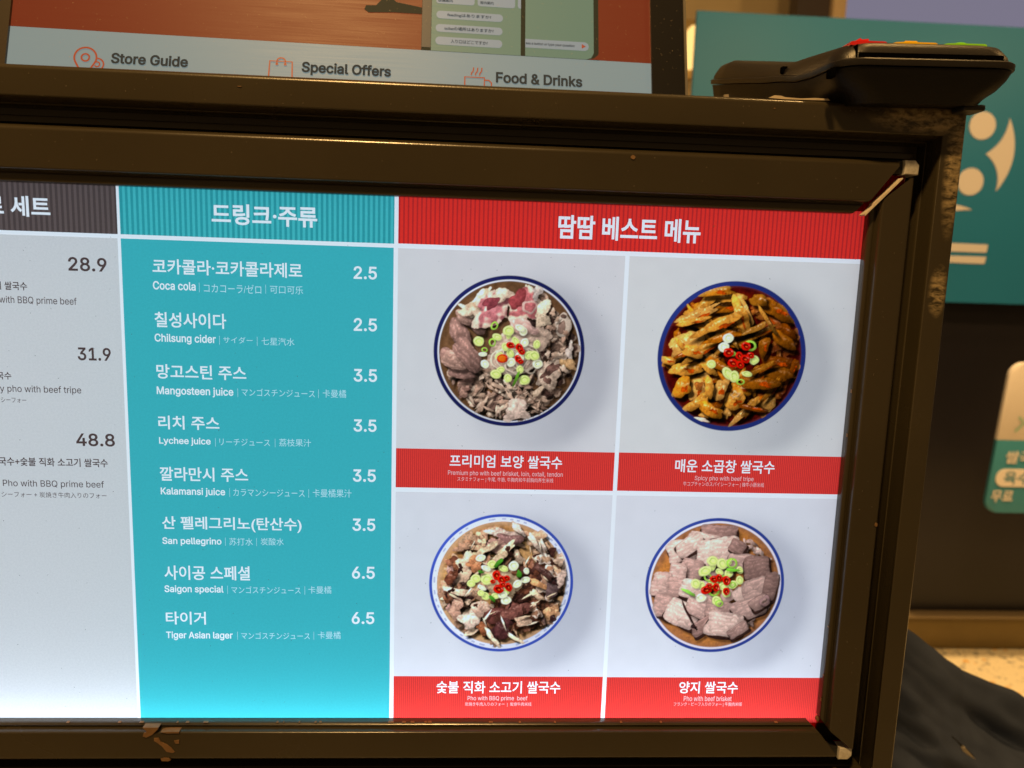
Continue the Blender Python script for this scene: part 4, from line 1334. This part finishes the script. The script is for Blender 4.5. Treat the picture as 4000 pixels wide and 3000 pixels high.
box('side_slot', -0.0474, -0.0440, 0.170, 0.173, .026, .038, mat('pale_gap', (0.35, 0.30, 0.24), rough=.5), TERM)
for kx0, kx1, sx0, sx1, c_, nm in ((-38.2, -20.0, -35.3, -28.1, (0.70, 0.02, 0.02), 'red_key'), (-16.5, 5.6, -10, -3.2, (0.95, 0.60, 0.01), 'yellow_key'), (9.1, 30.8, 15.1, 22.7, (0.30, 0.85, 0.03), 'green_key')):
    km = mat(nm, c_, rough=0.35)
    kz = topz(.012) - .0004
    k_ = slab('key', [(x * MM, z) for x, z in ((kx0, kz - .001), (kx1, kz - .001), (kx1, kz + .0006), (kx1 - 1.0, kz + .0010), (kx0 + 6, kz + .0011), (kx0 + 1.5, kz + .0009), (kx0, kz + .0005))], .0078, .024, km, TERM, label={'red_key': 'red cancel key', 'yellow_key': 'yellow clear key', 'green_key': 'green enter key'}[nm])
    if nm == 'green_key':
        slab('key_mark', [(sx0 * MM + (sx1 - sx0) * MM * (.5 - .5 * math.cos(a)), kz + .0009 + .0013 * math.sin(a)) for a in [i * math.pi / 8 for i in range(9)]], .0100, .0200, km, k_)
    elif nm == 'yellow_key':
        slab('key_mark', [(sx0 * MM, kz + .0013), (sx1 * MM, kz + .0013), (sx1 * MM - .0004, kz + .0022), (sx0 * MM + .0005, kz + .0022)], .0100, .0200, km, k_)
    else:
        slab('key_mark', [(sx0 * MM, kz + .0014), (sx1 * MM, kz + .0014), (sx1 * MM, kz + .0027), (sx0 * MM + .0035, kz + .0023), (sx0 * MM + .0030, kz + .0030), (sx0 * MM + .0018, kz + .0024)], .0100, .0200, km, k_)
for r_ in range(3):
    for q_ in range(5):
        slab('speaker_hole', circle(.020 + q_ * .0022 + r_ * .0009, .0034 + r_ * .0017, .00055, 8), .0085 - r_ * .0012, .0110, M['void'], TERM)

# ------------------------------------------------------------------ the place behind
sign_teal = mat('sign_teal', (0.010, 0.215, 0.50), rough=0.55, noise=0.06, nscale=3)
sign_cream = mat('sign_cream', (0.76, 0.76, 0.86), rough=0.6)
SIGN = empty('shop_sign', (1.3, 2.12, 0.07), label='large teal shop sign with cream round emblem on the counter front', category='sign')
o = box('sign_board', 0.731, 3.2, 2.12, 2.134, 0.0715, 0.9710, sign_teal, None, bevel=.004)


def adopt(o, par):
    o.parent = par
    o.matrix_parent_inverse = par.matrix_world.inverted() if par.matrix_world != Matrix() else Matrix.Translation(-par.location)
    return o


adopt(o, SIGN)
for x_ in (.95, 1.75, 2.55):
    adopt(box('sign_mount', x_, x_ + .06, 2.1342, 2.1998, 0.2, 0.85, M['black'], None), SIGN)
for c_ in (circle(1.7137, .6566, .0447, 40), circle(1.6949, .4747, .0442, 40)):
    adopt(slab('emblem_dot', c_, 2.1165, 2.121, sign_cream), SIGN)


def arc(p0, p1, bulge, n=10):
    p0, p1 = Vector(p0), Vector(p1)
    d = p1 - p0
    q = Vector((-d.y, d.x))
    return [tuple(p0 + d * t_ + q * bulge * 4 * t_ * (1 - t_)) for t_ in [i / n for i in range(n)]]


crescent = arc((1.8046, .6833), (1.7868, .4464), .155, 14) + arc((1.7868, .4464), (1.7374, .5670), -.16, 10) + arc((1.7374, .5670), (1.8046, .6833), -.13, 10)
adopt(slab('emblem_crescent', crescent, 2.1165, 2.121, sign_cream), SIGN)
smile = arc((1.7116, .3829), (1.52, .3250), -.07, 10) + arc((1.52, .3250), (1.7116, .3829), .20, 10)
adopt(slab('emblem_crescent', smile, 2.1165, 2.121, sign_cream), SIGN)
adopt(slab('emblem_bar', [(1.50, .2430), (1.7790, .2430), (1.7817, .2700), (1.50, .2712)], 2.1165, 2.121, sign_cream), SIGN)
adopt(slab('emblem_bar', [(1.50, .2068), (1.7764, .2053), (1.7805, .2290), (1.50, .2284)], 2.1165, 2.121, sign_cream), SIGN)
for zr in ((-.02,)):
    pass

wall_m = mat('dark_counter_front', (0.009, 0.0085, 0.014), rough=0.42, noise=0.3, nscale=2.5, spec=.4)
box('wall', 0.80, 3.4, 2.2, 2.30, -1.22, 0.95, wall_m, None, kind='structure')
SK = box('skirting', 0.80, 3.4, 2.165, 2.1985, -1.215, -1.092, mat('brass_skirting', (0.15, 0.105, 0.032), rough=0.5, metal=0.2, noise=0.2, nscale=12), None, bevel=.004, kind='structure')

box('skirting_ledge', 0.80, 3.4, 2.150, 2.1985, -1.0915, -1.080, mat('skirting_ledge', (0.20, 0.155, 0.10), rough=0.5), None, bevel=.002, kind='structure')
fm = bpy.data.materials.new('terrazzo')
fm.use_nodes = True
nt = fm.node_tree
b = nt.nodes['Principled BSDF']
b.inputs['Roughness'].default_value = 0.35
tc = nt.nodes.new('ShaderNodeTexCoord')
prev = None
base = (0.90, 0.83, 0.66, 1)
last = None
for sc_, th_, cc in ((34, .26, (0.36, 0.36, 0.34, 1)), (52, .24, (0.46, 0.42, 0.36, 1)), (23, .17, (0.80, 0.48, 0.14, 1))):
    vo = nt.nodes.new('ShaderNodeTexVoronoi')
    vo.inputs['Scale'].default_value = sc_
    vo.inputs['Randomness'].default_value = 1.0
    nt.links.new(tc.outputs['Object'], vo.inputs['Vector'])
    sp = nt.nodes.new('ShaderNodeSeparateColor')
    nt.links.new(vo.outputs['Color'], sp.inputs[0])
    sz = nt.nodes.new('ShaderNodeMath')       # every chip its own size, many left out
    sz.operation = 'MULTIPLY'
    sz.inputs[1].default_value = th_ * 1.6
    nt.links.new(sp.outputs[0], sz.inputs[0])
    lt = nt.nodes.new('ShaderNodeMath')
    lt.operation = 'LESS_THAN'
    nt.links.new(vo.outputs['Distance'], lt.inputs[0])
    nt.links.new(sz.outputs[0], lt.inputs[1])
    mx = nt.nodes.new('ShaderNodeMix')
    mx.data_type = 'RGBA'
    nt.links.new(lt.outputs[0], mx.inputs[0])
    if last is None:
        mx.inputs[6].default_value = base
    else:
        nt.links.new(last, mx.inputs[6])
    mx.inputs[7].default_value = cc
    last = mx.outputs[2]
nt.links.new(last, b.inputs['Base Color'])
fl = mesh_of('floor', [(-6, -4, -1.22), (8, -4, -1.22), (8, 8, -1.22), (-6, 8, -1.22)], [(0, 1, 2, 3)])
obj('floor', fl, fm, None, kind='structure')

back_m = mat('beige_wall', (0.80, 0.66, 0.42), rough=0.7, noise=0.2, nscale=2)
box('back_wall', -6, 8, 4.6, 4.8, -1.22, 3.2, back_m, None, kind='structure')
box('dark_post', 1.815, 2.00, 4.0, 4.12, -1.22, 2.6, mat('dark_post', (0.06, 0.045, 0.05), rough=.5), None, label='dark upright post above the teal sign beside the beige post', category='post')
box('beige_post', 2.002, 2.08, 3.96, 4.12, -1.22, 2.6, mat('beige_post', (0.85, 0.66, 0.42), rough=.5), None, bevel=.01, label='narrow beige post above the teal sign between dark post and lilac panel', category='post')
LP = empty('lilac_panel', (2.6, 4.0, -1.22), label='broad lilac lit panel above the teal sign at the top right', category='panel')
adopt(box('panel_face', 2.085, 3.6, 4.0, 4.01, -0.2, 2.4, emit('lilac_glow', (0.20, 0.19, 0.27), 0.9), None), LP)
adopt(box('panel_body', 2.083, 3.602, 4.0102, 4.08, -1.22, 2.42, M['black'], None), LP)
LM = empty('wall_lamp', (1.318, 4.3, 1.50), label='warm glowing lamp seen between screen edge and teal sign', category='lamp')
adopt(slab('lamp_glass', rrect(1.290, 1.346, 1.38, 1.62, .025), 4.3, 4.36, emit('lamp_glow', (1.0, 0.62, 0.20), 1.4), None), LM)
adopt(box('lamp_plate', 1.275, 1.36, 4.3605, 4.40, 1.33, 1.67, mat('brass_plate', (0.4, 0.28, 0.12), rough=.4, metal=.6), None), LM)

# notice standing before the counter front, leaning
NT = empty('notice_plaque', (1.80, 1.90, -0.36), (math.radians(4.7), 0, 0), label='small rounded notice with cream top and green foot at the right edge', category='notice')
n_green = mat('notice_green', (0.030, 0.19, 0.30), rough=.5)
n_cream = mat('notice_cream', (0.68, 0.66, 0.70), rough=.5)
n_ink = mat('notice_ink', (0.07, 0.06, 0.04), rough=.6)
n_teal = mat('notice_teal', (0.25, 0.42, 0.36), rough=.6)
pl = rrect(-.0585, .32, -.250, .255, .045)
slab('green_field', [(-.0585, 0.0)] + [p for p in pl if p[1] < 0] + [(.32, 0.0)], 0.0, 0.012, n_green, NT, bevel=.001)
slab('cream_field', [(.32, .0002)] + [p for p in pl if p[1] > 0] + [(-.0585, .0002)], 0.0, 0.012, n_cream, NT, bevel=.001)
lettering('notice_lettering', [('쌀국수', -.020 * 1000, .115 * 1000, -78, -36, 1)], -0.0022, n_cream, NT)
slab('word_field', rrect(-.040, .13, -.158, -.098, .029), -0.0022, 0.0, n_cream, NT)
lettering('notice_lettering', [('육수', -14, 78, -150, -106, 1)], -0.0026, n_green, NT)
lettering('notice_lettering', [('무료', -44, 30, -212, -172, 1)], -0.0022, n_cream, NT)
lettering('notice_lettering', [('화', 26, 70, 128, 172, 1)], -0.0026, n_ink, NT)
slab('notice_mark', circle(.048, .196, .020, 20), -0.0028, -.0018, n_green, NT)
icon('notice_mark', [([(-2, 78), (20, 60), (-6, 30)], 9, False), ([(40, 66), (62, 56)], 8, False)], -0.0026, n_teal, NT)

# ------------------------------------------------------------------ dark jacket bundled low on the right
cloth = mat('dark_cloth', (0.036, 0.050, 0.095), rough=0.75, spec=.3, noise=0.2, nscale=25, bump=0.5, bscale=1400)
JK = empty('jacket', (0.60, 0.32, -0.45), label='dark grey jacket with a small zip pull bunched beside the light box foot', category='jacket')
NS, NTT = 260, 220
V, Fc = [], []
rg0 = [(-.25, .17), (-.10, .062), (.0, 0), (.06, -.044), (.12, -.068), (.155, -.086), (.175, -.097), (.30, -.17), (.5, -.30)]


def ridge(s_):
    return interp(rg0, s_)


for j in range(NTT):
    t_ = -0.35 + 1.35 * j / (NTT - 1)          # <0 rolls away behind the ridge
    for i in range(NS):
        s_ = -.25 + .75 * i / (NS - 1)
        x = .5233 + s_
        z = -.2593 + ridge(s_)
        a = t_ * 2.1
        d = max(0, t_)
        if t_ >= 0:
            yy = .35 - .13 * math.sin(min(1.57, a * 1.0))
            zz = z - .42 * d - .03 * math.sin(a)
            xx = x - .20 * d
        else:
            yy = .35 - .35 * t_
            zz = z - .5 * t_ * t_ - .25 * -t_
            xx = x
        # long folds running down to the right, plus crumple
        w_ = xx * .55 + zz * .83
        al = xx * .838 - zz * .545
        warp = mnoise.noise(Vector((al * 4, w_ * 5, 3.0))) * .030
        r1 = 1 - abs(mnoise.noise(Vector((al * 3.2, (w_ + warp) * 17, 0.0)))) * 2
        r2 = 1 - abs(mnoise.noise(Vector((al * 7, (w_ + warp) * 38, 7.0)))) * 2
        r3 = 1 - abs(mnoise.noise(Vector((al * 16 + w_ * 12, w_ * 60, 11.0)))) * 2
        fold = r1 * .024 + r2 * .0085
        small = r3 * .0030 + mnoise.noise(Vector((xx * 70, zz * 70, 9))) * .0010
        rm = math.exp(-((xx - .600) / .020) ** 2 - ((zz + .350) / .030) ** 2)
        rib = math.sin((xx * .35 + zz * .94) * 2100) * .0011 * rm * min(1, max(0, t_) / .10)
        fold += -.030 * math.exp(-(((xx - .620) * .84 - (zz + .360) * .55) / .055) ** 2 - (((xx - .620) * .55 + (zz + .360) * .84) / .014) ** 2)
        k = min(1, max(0, t_) / .10)
        yy -= (fold + small) * (.25 + .75 * k) + rib
        zz += small * .9 + fold * .25
        V.append((xx, yy, zz))
for j in range(NTT - 1):
    for i in range(NS - 1):
        a = j * NS + i
        Fc.append((a, a + 1, a + NS + 1, a + NS))
jb = obj('jacket_body', mesh_of('jacket_body', V, Fc), cloth, None, smooth=180)
sm = jb.modifiers.new('thickness', 'SOLIDIFY')
sm.thickness = 0.003
adopt(jb, JK)
near = min(V, key=lambda v: (v[0] - .560) ** 2 + (v[2] + .354) ** 2 + (0 if v[1] < .34 else 1))
ZY = near[1] - .004
zp = [(-.004, .0035), (-.001, .0055), (.0022, .0015), (.0125, -.0085), (.0112, -.0125), (.0078, -.0110), (-.003, -.0005)]
zm = mat('zip_metal', (0.55, 0.5, 0.42), rough=.35, metal=.9)
adopt(slab('zip_pull', [(near[0] + x, near[2] + z) for x, z in zp], ZY - .004, ZY, zm, None, bevel=.0008), JK)
adopt(slab('zip_stop', [(near[0] + .019 + x, near[2] - .0165 + z) for x, z in circle(0, 0, .0022, 8)], ZY - .004, ZY, zm, None), JK)
adopt(slab('zip_tape', [(near[0] - .016, near[2] + .012), (near[0] - .013, near[2] + .015), (near[0] + .055, near[2] - .043), (near[0] + .050, near[2] - .048)], ZY - .0005, ZY + .006, mat('zip_tape', (0.006, 0.007, 0.010), rough=.8), None), JK)
